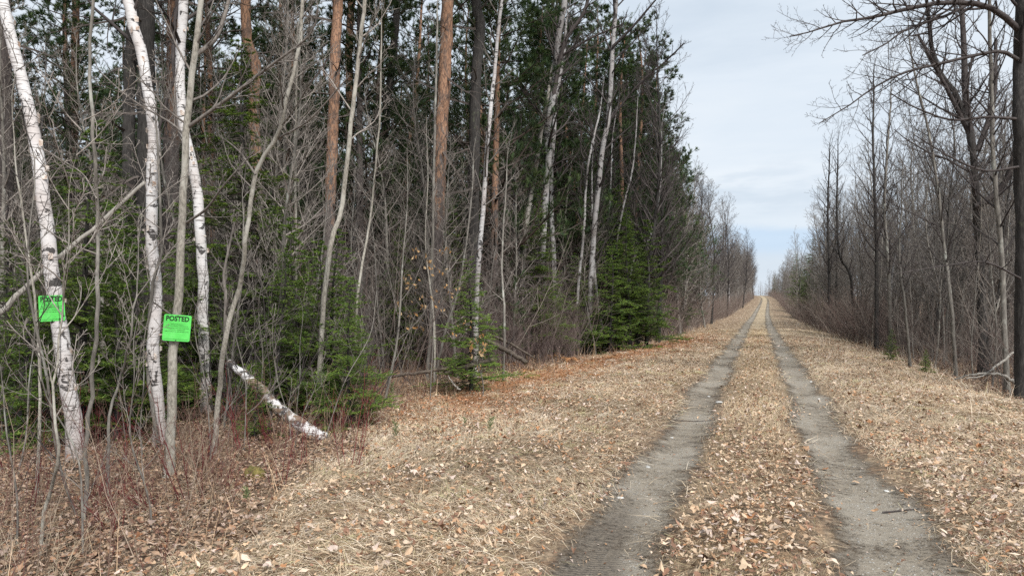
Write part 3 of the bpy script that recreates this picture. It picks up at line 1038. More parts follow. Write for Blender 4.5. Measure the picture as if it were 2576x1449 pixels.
def sapling(H, r0, n1, bark, twig, wand=0.12, name='sapling', ang=38):
    root = empty(name, (0, 0, 0), cat='sapling')
    n = 14
    P = straightish(H, n, wand, 0.04)
    t = np.linspace(0, 1, n)
    R = r0 * (1 - t) ** 0.8 + 0.003
    P[0, 2] -= 0.08
    mb = MB()
    tubes(mb, P, R, 6)
    mb.build('trunk', bark, root)
    mb = MB()
    crown_twigs(mb, P[None], R[None], np.array([H]), [
        dict(nper=n1, t0=0.15, t1=0.97, ang=ang, ratio=0.36, m=7, up=0.7, wander=0.09, rr=0.6, rmin=0.0042, fall=0.55, k=3),
        dict(nper=5, t0=0.2, t1=0.97, ang=42, ratio=0.4, m=4, up=0.3, wander=0.13, rr=0.7, rmin=0.0032, fall=0.5, k=3),
        dict(nper=2, t0=0.2, t1=0.97, ang=42, ratio=0.5, m=3, up=0.3, wander=0.13, rr=0.7, rmin=0.0025, fall=0.5, k=3)])
    mb.build('crown', twig, root)
    return root


def shrub(H, stems, mat, name, cat, splay=0.35, twigs=7):
    """many thin stems from one root"""
    root = empty(name, (0, 0, 0), cat=cat)
    az = rng.uniform(0, 6.28, stems)
    m = 7
    P = np.zeros((stems, m, 3))
    d = np.stack([np.cos(az) * splay, np.sin(az) * splay, np.ones(stems)], -1) * rng.uniform(0.7, 1.2, (stems, 1))
    L = H * rng.uniform(0.55, 1.1, stems)
    P[:, 0] = np.stack([np.cos(az), np.sin(az), np.zeros(stems)], -1) * rng.uniform(0.01, 0.12, (stems, 1))
    P[:, 0, 2] = -0.04
    d = nrm(d)
    for j in range(1, m):
        d = nrm(d + rng.normal(0, 0.1, (stems, 3)) + np.array([0, 0, 0.06]))
        P[:, j] = P[:, j - 1] + d * (L / (m - 1))[:, None]
    R = (0.003 + 0.0025 * L)[:, None] * (1 - 0.75 * np.linspace(0, 1, m))[None]
    mb = MB()
    tubes(mb, P, R, 4)
    crown_twigs(mb, P, R, L, [
        dict(nper=twigs, t0=0.2, t1=0.97, ang=36, ratio=0.35, m=4, up=0.4, wander=0.12, rr=0.7, rmin=0.002, fall=0.5, k=3),
        dict(nper=3, t0=0.2, t1=0.97, ang=40, ratio=0.45, m=3, up=0.3, wander=0.12, rr=0.7, rmin=0.0016, fall=0.5, k=3)])
    mb.build('stems', mat, root)
    return root


# ------------------------------------------------------------------ traced trees (each stands at its own depth)
def traced(pix, d=None, jitter=0.0):
    """pixels from the base upward -> 3-D path whose foot is on the ground"""
    if d is None:
        base, d = gp(*pix[0])
    else:
        base = ground_under(pix[0][0], d)
    pts = [base]
    for (px, py) in pix[1:]:
        pts.append(at(px, py, d * (1 + jitter * rng.normal())))
    return np.array(pts), d


def hero(name, label, cat, pix, w0, w1, bark, twig, d=None, extra=4.0, crown=None, limbs=(), group=None, peel=0, k=12, rough=0.05, n=40, jitter=0.012, rootflare=0.35, needles=None, deadb=None):
    pts, d = traced(pix, d, jitter)
    base = pts[0].copy()
    if extra:
        dr = nrm(pts[-1] - pts[-2])
        dr = nrm(dr * 0.6 + np.array([0, 0, 0.5]))
        hidden = pts[-1]
        pts = np.vstack([pts, hidden + dr * extra * 0.5, hidden + nrm(dr + np.array([0.1, 0.05, 0.2])) * extra])
    P = smooth_path(pts, n)
    P[1:-1] += rng.normal(0, 0.006, (n - 2, 3))
    P[0, 2] -= 0.1
    r0, r1 = w0 / 2 / FPX * d, w1 / 2 / FPX * d
    seen = len(pix)
    Lc = np.r_[0, np.cumsum(np.linalg.norm(np.diff(P, axis=0), axis=1))]
    vis = np.linalg.norm(np.diff(pts[:seen], axis=0), axis=1).sum()
    tv = Lc / vis
    R = np.where(tv <= 1, r0 + (r1 - r0) * tv, r1 * np.clip(1 - (tv - 1) * vis / max(extra, 0.1), 0.06, 1))
    R = R * (1 + rootflare * np.exp(-Lc / 0.14)) if rootflare else R
    root = empty(name, base, label, cat, group)
    mb = MB()
    tubes(mb, P, R, k, rough=rough)
    mb2 = MB()
    any_crown = False
    for (lp, lw0, lw1, dd) in limbs:
        q = np.array([at(px, py, d + dd * i / max(len(lp) - 1, 1) - (0 if i else 0)) for i, (px, py) in enumerate(lp)])
        LP = smooth_path(q, 14)
        LR = np.linspace(lw0, lw1, 14) / 2 / FPX * d
        tubes(mb2, LP, LR, 6)
        ll = np.linalg.norm(np.diff(LP, axis=0), axis=1).sum()
        ratio = min(0.32, 1.25 / ll)
        crown_twigs(mb2, LP[None], LR[None], np.array([ll]), [
            dict(nper=max(5, int(ll * 7)), t0=0.12, t1=0.99, ang=44, ratio=ratio, m=7, up=0.45, wander=0.12, rr=0.6, rmin=0.005, fall=0.5, k=3),
            dict(nper=5, t0=0.2, t1=0.97, ang=46, ratio=0.42, m=5, up=0.4, wander=0.16, rr=0.7, rmin=0.0036, fall=0.5, k=3),
            dict(nper=3, t0=0.2, t1=0.97, ang=50, ratio=0.4, m=4, up=0.4, wander=0.18, rr=0.75, rmin=0.003, fall=0.5, k=3)])
        any_crown = True
    if crown:
        c = dict(n=20, t0=0.45, L=1.8, ang=45, up=0.4)
        c.update(crown)
        H = Lc[-1]
        crown_twigs(mb2, P[None], R[None], np.array([H]), [
            dict(nper=c['n'], t0=c['t0'], t1=0.98, ang=c['ang'], ratio=c['L'] / H, m=7, up=c['up'], wander=0.1, rr=0.45, rmin=0.006, fall=0.4, k=4),
            dict(nper=6, t0=0.2, t1=0.97, ang=42, ratio=0.42, m=5, up=0.3, wander=0.13, rr=0.65, rmin=0.0042, fall=0.5, k=3),
            dict(nper=4, t0=0.2, t1=0.97, ang=44, ratio=0.45, m=4, up=0.3, wander=0.15, rr=0.7, rmin=0.0034, fall=0.5, k=3)])
        any_crown = True
    if needles:
        pine_crown(mb2, P[None], R[None], Lc[-1], m=1, **needles)
        any_crown = True
    if deadb:
        dead_branches(mb2, P[None], R[None], Lc[-1], *deadb, (0.085, 0.07, 0.062), m=2)
        any_crown = True
    if any_crown:
        mb2.build('crown', [twig, M_NEEDLE, M_BRUSH], root, smooth=not needles, loc=base)
    if peel:
        for _ in range(peel):
            i = rng.integers(1, int(n * 0.75))
            f = rng.random()
            c = P[i] * (1 - f) + P[i + 1] * f
            az = rng.uniform(0, 6.28)
            rr = R[i]
            hgt = rng.uniform(0.012, 0.05)
            spn = rng.uniform(0.25, 0.7)
            fl = rng.uniform(0.008, 0.035)
            vv = []
            for a_, lift in ((0, 0.0), (0.5, fl * 0.35), (1.0, fl)):
                an = az + spn * a_
                for zz in (-1, 1):
                    q = c + np.array([math.cos(an), math.sin(an), 0]) * (rr + 0.002 + lift) + np.array([0, 0, zz * hgt * (1 - 0.3 * a_)])
                    vv.append(q)
            mb.add(np.array(vv), [[0, 2, 3, 1], [2, 4, 5, 3]], m=1)
    mb.build('trunk', [bark, M_PEEL], root, loc=base)
    return root, P, R, d


exec_heroes = True
# paper birches
b1 = hero('birch_tree', 'white paper birch leaning left with a green posted sign on its trunk', 'birch tree',
          [(195, 1160), (175, 1010), (155, 860), (133, 710), (117, 560), (101, 450), (84, 330), (58, 210), (30, 100), (8, 0), (-12, -90)], 42, 24,
          M_BIRCH, M_TWIGDARK, extra=4, crown=dict(n=14, t0=0.55, L=1.8), peel=45, jitter=0.0)
b2 = hero('birch_tree', 'white paper birch just left of the grey maple with the sign', 'birch tree',
          [(402, 1124), (397, 1010), (385, 900), (390, 780), (392, 700), (381, 610), (380, 550), (383, 400), (384, 310), (369, 200), (350, 110), (335, 60), (320, 0), (300, -90)], 30, 25,
          M_BIRCH, M_TWIGDARK, extra=4, crown=dict(n=14, t0=0.5, L=1.8), peel=55, jitter=0.002)
b3 = hero('birch_tree', 'white paper birch standing behind the grey maple with the sign', 'birch tree',
          [(519, 1036), (520, 960), (512, 860), (510, 724), (505, 600), (494, 475), (480, 400), (463, 320), (453, 200), (456, 100), (463, 0), (465, -80)], 27, 22,
          M_BIRCH, M_TWIGDARK, extra=3.5, crown=dict(n=12, t0=0.55, L=1.6), peel=40, jitter=0.002,
          limbs=[([(452, 230), (437, 165), (440, 60), (452, -20)], 13, 8, 0.4), ([(400, 330), (425, 235), (450, 180)], 6, 8, 0.0)])
# grey maple with sign and the grey saplings
s1 = hero('maple_tree', 'slim grey maple with a green posted sign, between two white birches', 'maple tree',
          [(423, 1200), (433, 1000), (438, 840), (450, 724), (461, 520), (468, 350), (480, 225), (495, 100), (505, 0), (515, -90)], 25, 13,
          M_MAPLE, M_TWIG, extra=3, crown=dict(n=18, t0=0.4, L=1.5), jitter=0.0,
          limbs=[([(471, 322), (560, 258), (672, 172), (780, 88), (800, 20)], 10, 4, -0.4), ([(489, 142), (540, 100), (562, 50), (578, -10)], 13, 9, 0.3),
                 ([(468, 345), (430, 310), (330, 250), (250, 180)], 6, 3, 0.5), ([(470, 560), (520, 525), (560, 470), (640, 380)], 7, 3, -0.5), ([(442, 800), (400, 770), (385, 760)], 5, 3, -0.2)])
s2 = hero('sapling', 'thin grey sapling in front of the firs, between the two leftmost birches', 'sapling',
          [(203, 1325), (219, 1240), (216, 1120), (232, 970), (245, 774), (246, 560), (236, 360), (226, 150), (233, 0), (234, -80)], 11, 7,
          M_GREY, M_TWIG, extra=1.5, rootflare=0.1,
          limbs=[([(243, 500), (210, 440), (150, 400), (110, 375)], 4, 2, 0.1), ([(243, 470), (262, 430), (268, 370)], 4, 2, 0.1), ([(240, 575), (290, 550), (330, 520)], 4, 2, -0.1), ([(245, 640), (150, 600), (30, 505)], 4, 2, -0.2)])
s3 = hero('sapling', 'grey forked sapling to the right of the grey maple, curving up to the right', 'sapling',
          [(536, 1145), (552, 980), (565, 860), (580, 790), (603, 724), (620, 600), (641, 440), (694, 350), (724, 240), (752, 125), (762, 0), (770, -80)], 14, 8,
          M_MAPLE, M_TWIG, extra=2, crown=dict(n=14, t0=0.4, L=1.1),
          limbs=[([(566, 850), (568, 740), (563, 690), (590, 560)], 10, 5, 0.2), ([(643, 440), (600, 380), (550, 340)], 6, 3, 0.4), ([(696, 350), (780, 300), (880, 190)], 6, 3, -0.3)])
s4 = hero('sapling', 'grey curved sapling rising alone from the red twigs beside the birch log', 'sapling',
          [(797, 1050), (806, 900), (816, 740), (832, 610), (862, 515), (880, 330), (905, 130), (918, 0), (925, -80)], 14, 9,
          M_MAPLE, M_TWIG, extra=2.5, crown=dict(n=16, t0=0.45, L=1.3))
for lab, px, w0, w1 in [
    ('thin pale sapling right of the curved sapling, leaning right', [(870, 1030), (890, 880), (905, 700), (930, 560), (955, 300), (960, 100)], 8, 4),
    ('slim grey sapling standing behind the beech leaves', [(1073, 960), (1085, 780), (1088, 600), (1092, 420), (1096, 240), (1100, 60)], 10, 5),
    ('thin sapling leaning right in front of the pale log', [(1092, 965), (1118, 840), (1150, 740), (1175, 600), (1190, 430)], 7, 4),
    ('thin grey stem rising at the far left edge from the leaf litter', [(92, 1250), (100, 1060), (97, 900), (80, 700), (60, 560), (40, 400)], 9, 4),
    ('crooked sapling with a bend low on its stem, left of the maple', [(272, 1250), (275, 1060), (300, 960), (330, 830), (345, 700)], 9, 4),
    ('thin stem twisting close beside the second birch', [(405, 1130), (378, 1000), (372, 900), (385, 700), (408, 640), (402, 520), (396, 380)], 11, 6),
    ('brown forked stem at the bottom left corner of the woods', [(95, 1400), (120, 1250), (150, 1150), (135, 1000), (155, 800), (170, 640)], 10, 4),
    ('slim leaning stem between the third birch and the forked sapling', [(560, 1080), (578, 960), (590, 840), (610, 700), (612, 560)], 7, 4),
    ('straight grey pole sapling behind the curved sapling', [(735, 1000), (742, 800), (745, 620), (742, 400), (748, 150)], 9, 5),
    ('pale thin sapling leaning right among the low fir boughs', [(985, 900), (1010, 760), (1065, 640), (1110, 540), (1200, 420)], 6, 3),
    ('thin grey stem standing in the dark thicket right of the white birch', [(1265, 960), (1270, 800), (1262, 650), (1275, 450)], 7, 4),
    ('pale slim stem leaning right at the edge of the fern patch', [(1465, 860), (1480, 740), (1510, 640), (1550, 520)], 7, 4),
    ('tall thin stem beside the spotted birch near the big fir', [(1395, 880), (1410, 720), (1420, 560), (1440, 380)], 8, 4),
]:
    hero('sapling', lab, 'sapling', px, w0, w1, M_MAPLE if rng.random() < 0.5 else M_GREY, M_TWIG, extra=1.2, crown=dict(n=14, t0=0.3, L=0.8, ang=40), rootflare=0.1, k=7, n=24)
# leaning dead pole
pole = MB()
p0 = at(-190, 960, 8.6)
q = np.array([p0, at(0, 787, 8.8), at(110, 680, 9.0), at(240, 570, 9.3), at(365, 458, 9.6)])
PP = smooth_path(q, 24)
PP[1:-1] += rng.normal(0, 0.006, (22, 3))
tubes(pole, PP, np.linspace(0.040, 0.022, 24), 9, cap=True, rough=0.05)
p0g = p0.copy()
tag(pole.build('leaning_pole', M_SNAG, loc=p0g), 'pale dead tree pole leaning diagonally across the left birches', 'dead tree')

# orange and dark pines with trunks in view
pn = dict(nb=34, t0=0.62, ratio=0.17)
for lab, px, w0, w1, d, ndl in [
    ('orange barked pine trunk left of centre, bark grey below', [(822, 1000), (828, 600), (832, 470), (838, 300), (843, 150), (850, 0), (852, -120)], 31, 25, 19, 1),
    ('thickest orange barked pine trunk at the centre of the woods', [(1088, 930), (1100, 560), (1106, 430), (1110, 330), (1120, 160), (1126, 0), (1128, -120)], 36, 29, 19.5, 1),
    ('dark barked pine trunk with a kink near the top, right of the orange pine', [(1185, 930), (1190, 560), (1193, 400), (1196, 250), (1203, 130), (1210, 70), (1202, 40), (1196, 0), (1192, -100)], 30, 25, 21, 1),
    ('big dark grey pine trunk standing behind the second birch', [(372, 1030), (364, 600), (366, 400), (366, 200), (368, 0), (369, -120)], 42, 38, 15.5, 1),
    ('orange and grey pine trunk left of the big dark pine', [(318, 1000), (322, 700), (324, 450), (325, 250), (330, 100), (338, -60)], 34, 26, 17, 1),
    ('brown pine trunk seen through the gap behind the third birch', [(432, 980), (430, 700), (430, 450), (436, 250), (440, 0)], 42, 34, 17.5, 1),
    ('crooked orange pine with a bend high up behind the small fir', [(655, 980), (650, 600), (640, 300), (642, 160), (622, 110), (618, 0), (620, -100)], 30, 24, 20, 1),
    ('pine trunk with rust red bark in the shade at far left', [(176, 960), (182, 600), (186, 300), (190, 100), (192, -60)], 22, 17, 23, 1),
    ('slim orange pine close to the left of centre pine', [(872, 960), (876, 600), (880, 330), (878, 120), (888, -60)], 24, 18, 26, 1),
    ('grey barked pine trunk at the left edge of the woods', [(20, 980), (18, 600), (14, 300), (10, 0)], 34, 30, 15, 1),
    ('dark leaning pine with a split top between the two orange pines', [(955, 960), (960, 600), (968, 330), (985, 180), (996, 60), (1004, -60)], 22, 17, 24, 1),
    ('slim reddish pine behind the pale snag', [(1402, 900), (1402, 700), (1400, 480), (1405, 250), (1410, 100)], 16, 12, 33, 1),
]:
    hero('pine_tree', lab, 'pine tree', px, w0, w1, (M_PINE_ORANGE if 'orange' in lab and 'dark' not in lab.split(',')[0].split('right')[0] else M_PINE if 'dark' not in lab else M_DARK), M_TWIG, d=d, extra=max(5.0, 6.0), needles=dict(pn), deadb=(16, 0.1, 0.7, 1.6), rough=0.12, n=60, jitter=0.006)

# white barked trees further along the left edge
hero('birch_tree', 'slender white birch in the middle of the woods, right of the dark pine', 'birch tree',
     [(1196, 880), (1198, 780), (1205, 640), (1215, 540), (1222, 420), (1228, 340), (1240, 220), (1250, 110), (1262, 0)], 15, 8, M_BIRCHSLIM, M_TWIG, d=18.5, extra=2, crown=dict(n=18, t0=0.35, L=1.5), k=9)
hero('dead_snag', 'grey barkless leaning dead trunk, right of the slender white birch', 'dead tree',
     [(1290, 900), (1310, 700), (1325, 560), (1338, 480), (1350, 410), (1362, 330), (1374, 270), (1392, 150)], 19, 7, M_SNAG, M_TWIG, d=24.6, extra=0, rootflare=0, k=9)
for lab, px, w0, w1, d, lim in [
    ('pale aspen with dark forks and wide limbs above the grey snag', [(1350, 900), (1364, 640), (1372, 500), (1380, 400), (1376, 330), (1388, 260), (1398, 190), (1405, 90), (1420, 10), (1430, -80)], 22, 19, 24,
     [([(1390, 250), (1420, 110), (1470, 30), (1490, -60)], 12, 8, -0.3), ([(1378, 320), (1300, 210), (1240, 150)], 6, 3, -1), ([(1400, 150), (1480, 100), (1570, 60)], 8, 3, -0.5)]),
    ('tall grey aspen near the conifer edge with a long right limb', [(1478, 860), (1490, 640), (1500, 520), (1515, 380), (1530, 300), (1540, 150), (1548, 30), (1552, -60)], 19, 13, 27,
     [([(1530, 310), (1600, 220), (1680, 150), (1720, 110)], 6, 3, -1), ([(1540, 120), (1590, 70), (1650, 0)], 8, 4, -0.6), ([(1520, 380), (1440, 290), (1360, 230)], 5, 2, -1)]),
    ('thin spotted birch left of the big dark fir', [(1445, 840), (1455, 720), (1463, 640), (1470, 560), (1474, 470), (1482, 400), (1500, 320), (1510, 280)], 11, 6, 27,
     [([(1474, 490), (1460, 480), (1465, 410)], 5, 3, 0), ([(1470, 400), (1462, 380), (1460, 330)], 4, 3, 0)]),
    ('thin birch curving up to the right above the big dark fir', [(1560, 790), (1595, 650), (1630, 610), (1650, 540), (1660, 480), (1664, 380)], 8, 5, 33, []),
    ('twin pale aspen stem behind the tall grey aspen', [(1400, 870), (1392, 640), (1386, 480), (1392, 350), (1400, 250), (1420, 120)], 17, 12, 28, []),
    ('young aspen with a pale stem in front of the dark conifers', [(1530, 800), (1548, 640), (1568, 520), (1590, 430), (1600, 330)], 9, 5, 30, []),
]:
    hero('aspen_tree', lab, 'aspen tree', px, w0 * 0.8, w1 * 0.8, M_ASPEN, M_TWIGDARK, d=d, extra=2.5, crown=dict(n=24, t0=0.35, L=2.0), limbs=lim, k=9, rough=0.04, jitter=0.006)

# fir trees
FIRS = [Proto(fir_tree, 3.2, 0.38, 1.0, 0.05), Proto(fir_tree, 5.2, 0.27), Proto(fir_tree, 7.5, 0.24), Proto(fir_tree, 4.0, 0.36, 0.9, 0.05, 1.75)]
for lab, px, d, H, k in [
    ('bright young fir filling the gap between the two leftmost birches', 212, 11.5, 4.1, 3),
    ('fir with spreading boughs behind the second birch', 120, 14.0, 3.2, 0),
    ('tall young fir with its top above the maple limb', 612, 15.5, 6.6, 1),
    ('broad fir behind the curved sapling', 750, 14.5, 3.2, 0),
    ('low fir with long right hand boughs next to the thin pale sapling', 880, 12.0, 2.1, 3),
    ('fir bough clump right behind the maple sign', 440, 14.2, 3.0, 0),
    ('small dark fir below the birch log', 640, 10.2, 1.0, 0),
    ('fir standing behind the lower beech leaves', 1185, 15.5, 2.6, 3),
    ('tall thin fir in deep shade behind the forked sapling', 690, 18.0, 4.6, 2),
    ('large dark fir at the forest edge where the track narrows', 1585, 28.0, 4.9, 1),
    ('dark fir left of the large forest edge fir', 1490, 29.0, 4.2, 3),
    ('low fir hugging the ground left of the large edge fir', 1405, 26.0, 2.4, 0),
    ('young fir behind the orange centre pine', 1010, 20.0, 3.6, 1),
    ('dark fir in shade at the left edge of the woods', 30, 13.0, 3.0, 1),
    ('tall fir behind the leftmost birch', 300, 16.0, 4.2, 2),
    ('fir in the shade between the snag and the slender birch', 1280, 27.0, 4.0, 2),
    ('small low fir on the right edge of the track', 2240, 22.0, 0.9, 0),
    ('tiny fir right of the small low fir under the bare trees', 2328, 18.5, 0.6, 3),
    ('low spreading fir left of the leftmost birch', 45, 11.0, 2.5, 0),
    ('fir behind the thin sapling and the leaning pole', 335, 12.8, 3.3, 0),
    ('fir filling the gap between the third birch and the forked sapling', 552, 14.6, 2.8, 3),
    ('fir just left of the curved sapling', 700, 13.2, 2.5, 0),
    ('fir just right of the curved sapling', 835, 13.6, 2.9, 3),
    ('low fir boughs at the left edge of the leaf litter', 120, 9.8, 1.3, 3),
    ('fir between the big edge fir and the spotted birch', 1535, 26.5, 3.6, 0),
    ('fir at the front of the dark edge clump, nearest the track', 1625, 28.5, 4.6, 0),
    ('tallest fir of the dark edge clump', 1560, 30.0, 6.2, 1),
    ('fir on the left flank of the dark edge clump', 1455, 27.0, 3.4, 3),
    ('lush green fir between the curved sapling and the pale thin stem', 800, 13.4, 2.7, 0),
    ('bright fir boughs low between the maple and the third birch', 487, 14.8, 2.4, 3),
    ('bright fir right of the second birch foot, behind the leaning pole', 290, 10.2, 2.4, 0),
    ('blue green fir standing where the right woods meet the verge far off', 2015, 88.0, 4.0, 1),
    ('fir at the edge of the left woods beyond the big dark fir', 1690, 45.0, 5.5, 2),
]:
    if 10.5 < d < 16 and px < 1100:
        d -= 0.9
    g0 = ground_under(px, d)
    pr = FIRS[k]
    H0 = pr.a[0]
    pr.put(g0, rng.uniform(0, 6.28), H / H0 * 1.1, lab, None, 0.02)

# ------------------------------------------------------------------ hero trees on the right
r1 = hero('bare_tree', 'big dark trunk at the right edge with limbs reaching over the track', 'bare tree',
          [(2574, 1010), (2574, 800), (2575, 600), (2570, 450), (2567, 300), (2568, 150), (2572, 40), (2574, -90)], 40, 32, M_DARK, M_TWIGDARK, d=14.5, extra=4, crown=dict(n=12, t0=0.5, L=2.0),
          limbs=[([(2562, 75), (2520, 38), (2467, 12), (2367, 8), (2267, 27), (2192, 45), (2117, 56), (2042, 80), (1987, 92)], 16, 2, -1.5),
                 ([(2560, 150), (2530, 133), (2497, 131), (2367, 160), (2267, 186), (2192, 225), (2142, 262), (2062, 310)], 10, 2, -1.2),
                 ([(2440, 10), (2380, 40), (2280, 75), (2230, 110), (2170, 140)], 8, 2.5, -1.2),
                 ([(2560, 300), (2480, 295), (2392, 302), (2300, 270), (2240, 235)], 8, 2.5, -0.8),
                 ([(2562, 420), (2480, 430), (2400, 400), (2300, 340)], 7, 2.5, -0.6),
                 ([(2566, 700), (2480, 660), (2380, 668), (2250, 690)], 6, 2, -1.0)], rough=0.08)
r2 = hero('bare_tree', 'dark forked tree with a heavy limb bending to the right edge trunk', 'bare tree',
          [(2475, 940), (2470, 800), (2466, 690), (2459, 560), (2454, 480), (2447, 375), (2430, 310), (2400, 230), (2368, 190), (2345, 120), (2335, 40)], 25, 9, M_DARK, M_TWIGDARK, d=20, extra=3,
          crown=dict(n=26, t0=0.35, L=2.2),
          limbs=[([(2455, 520), (2480, 508), (2520, 470), (2540, 430), (2556, 370)], 17, 12, -0.6), ([(2447, 380), (2430, 250), (2424, 100), (2415, -40)], 20, 10, 0.5),
                 ([(2460, 380), (2500, 250), (2505, 100)], 14, 8, 0.4), ([(2440, 340), (2380, 220), (2310, 90)], 12, 6, -0.4)], rough=0.08)
for lab, px, w0, w1, d, bark in [
    ('grey straight trunk just left of the right edge trunk', [(2535, 990), (2525, 800), (2520, 650), (2500, 420), (2495, 250), (2490, 60), (2488, -60)], 19, 11, 16, M_GREY),
    ('slim grey trunk leaning left in front of the forked tree', [(2405, 900), (2392, 760), (2375, 620), (2360, 480), (2335, 330), (2300, 180)], 13, 7, 19, M_GREY),
    ('clump stem of grey alder at the right verge', [(2290, 870), (2275, 760), (2262, 640), (2268, 520)], 10, 5, 20.5, M_GREY),
    ('dark slender tree nearest the gap of sky, right side', [(2085, 800), (2086, 680), (2082, 540), (2086, 420)], 10, 5, 46, M_DARK),
    ('dark slender tree with a bend, second from the sky gap', [(2150, 815), (2140, 700), (2112, 640), (2105, 520), (2108, 410)], 9, 5, 40, M_DARK),
    ('tall pair trunk standing dark against the sky right of the gap', [(2205, 840), (2205, 640), (2200, 480), (2196, 330), (2198, 250)], 14, 6, 30, M_DARK),
    ('tall grey trunk with fine ascending twigs right of the dark pair', [(2240, 850), (2236, 700), (2225, 520), (2232, 380), (2240, 270)], 14, 6, 28, M_GREY),
    ('broken pale birch stub among the right woods', [(2236, 790), (2242, 720), (2250, 650), (2252, 640)], 9, 7, 33, M_ASPEN),
]:
    hero('bare_tree' if bark is not M_ASPEN else 'birch_tree', lab, 'bare tree' if bark is not M_ASPEN else 'birch tree', px, w0 * 0.78, w1 * 0.7, bark, M_TWIGDARK, d=d,
         extra=0.3 if bark is M_ASPEN else 2.5, crown=None if bark is M_ASPEN else dict(n=34, t0=0.25, L=1.8, ang=42, up=0.55), k=8, rough=0.05, jitter=0.006)

# ------------------------------------------------------------------ masses of trees
M_TWIGMID = mat_bark('twig_mid', (0.075, 0.067, 0.06), (0.15, 0.135, 0.122), (0.23, 0.21, 0.19), amount=0.3)
BARE = [Proto(bare_tree, 'bare_tree', 'bare tree', 12.5, 0.085, 46, 0.2, 46, 0.26, M_GREY, M_TWIG),
        Proto(bare_tree, 'bare_tree', 'bare tree', 11.0, 0.07, 50, 0.15, 48, 0.27, M_GREY, M_TWIG, 0.6),
        Proto(bare_tree, 'bare_tree', 'bare tree', 13.5, 0.10, 44, 0.25, 46, 0.27, M_DARK, M_TWIGDARK, 0.45, 0.4, 8, 5, 2),
        Proto(bare_tree, 'bare_tree', 'bare tree', 12.0, 0.08, 50, 0.16, 42, 0.24, M_DARK, M_TWIGDARK, 0.6, 0.3),
        Proto(bare_tree, 'bare_tree', 'bare tree', 10.0, 0.06, 50, 0.10, 52, 0.30, M_GREY, M_TWIG, 0.4, 0.35),
        Proto(bare_tree, 'bare_tree', 'bare tree', 13.0, 0.09, 40, 0.3, 42, 0.24, M_ASPEN, M_TWIGDARK, 0.5, 0.35),
        Proto(bare_tree, 'slim_tree', 'slim tree', 10.0, 0.042, 34, 0.2, 40, 0.24, M_GREY, M_TWIGMID, 0.6, 0.35, 7, 4),
        Proto(bare_tree, 'slim_tree', 'slim tree', 11.0, 0.055, 32, 0.25, 46, 0.28, M_DARK, M_TWIGMID, 0.5, 0.5, 7, 4, 1)]
SAPS = [Proto(sapling, 4.5, 0.022, 16, M_GREY, M_TWIG), Proto(sapling, 6.0, 0.028, 18, M_GREY, M_TWIG, 0.18),
        Proto(sapling, 3.2, 0.014, 14, M_GREY, M_TWIGDARK, 0.1, 'sapling', 42), Proto(sapling, 5.2, 0.02, 20, M_MAPLE, M_TWIG, 0.2)]
PINES = [Proto(pine_tree, 17.0, 0.15, 0.36, 58, 0.18), Proto(pine_tree, 15.0, 0.13, 0.26, 64, 0.2), Proto(pine_tree, 13.0, 0.12, 0.14, 72, 0.22)]


def wedge(n, d0, d1, t0, t1, power=1.0):
    out = []
    for i in range(n):
        d = d0 + (d1 - d0) * rng.random() ** power
        t = rng.uniform(t0, t1)
        p = d * (FWD + RGT * t)
        out.append((p[0], p[1], d, t))
    return out


def spaced(cands, mind, limit):
    keep = []
    for c in cands:
        if all((c[0] - k[0]) ** 2 + (c[1] - k[1]) ** 2 > mind ** 2 for k in keep):
            keep.append(c)
            if len(keep) >= limit:
                break
    return keep


def is_left(c, off):
    return c[0] < centre_x(c[1]) + straw_left(c[1]) - off


def is_right(c, off):
    return c[0] > centre_x(c[1]) + straw_right(c[1]) + off


def where_left(d):
    return 'front rows' if d < 22 else 'middle rows' if d < 36 else 'dim back rows'


# pines of the left stand
c = spaced([c for c in wedge(4000, 20, 62, -0.78, 0.26) if is_left(c, 1.0 + 1.0 * (c[2] < 34))], 2.0, 116)
for (x, y, d, t) in c:
    near_edge = x > straw_left(y) - 4
    k = int(rng.integers(0, 3)) if near_edge and y > 26 else int(rng.choice([0, 1, 1, 2]))
    PINES[k].put((x, y, gh(x, y)), rng.uniform(0, 6.28), rng.uniform(0.85, 1.12),
                 'tall dark green pine in the %s of the left woods' % where_left(d), 'pines in the %s of the left woods' % where_left(d))
# conifer edge beyond the aspens, leaning over the verge
for i, (y, off, s) in enumerate([(29, 3.4, 1.15), (31, 2.2, 1.1), (32.5, 3.8, 1.25), (34, 1.2, 1.12), (36, 3.2, 1.28), (37.5, 2.0, 1.22), (40, 0.7, 1.15), (42, 2.6, 1.2), (43.5, 1.6, 1.15), (47, 1.2, 1.0), (52, 1.8, 0.9)]):
    x = straw_left(y) - off
    PINES[2].put((x, y, gh(x, y)), rng.uniform(0, 6.28), s, 'dense dark pine in the tall evergreen row that ends at the sky gap', 'dark pines ending the evergreen row at the left edge of the track')
for px, d, sc, lab in [(1655, 33.0, 1.12, 'leafless tree overtopping the evergreen row beside the sky gap'), (1600, 30.0, 1.15, 'leafless twiggy tree in front of the evergreens, left of the tallest bare crown')]:
    BARE[3].put(ground_under(px, d), 1.0, sc, lab, None)
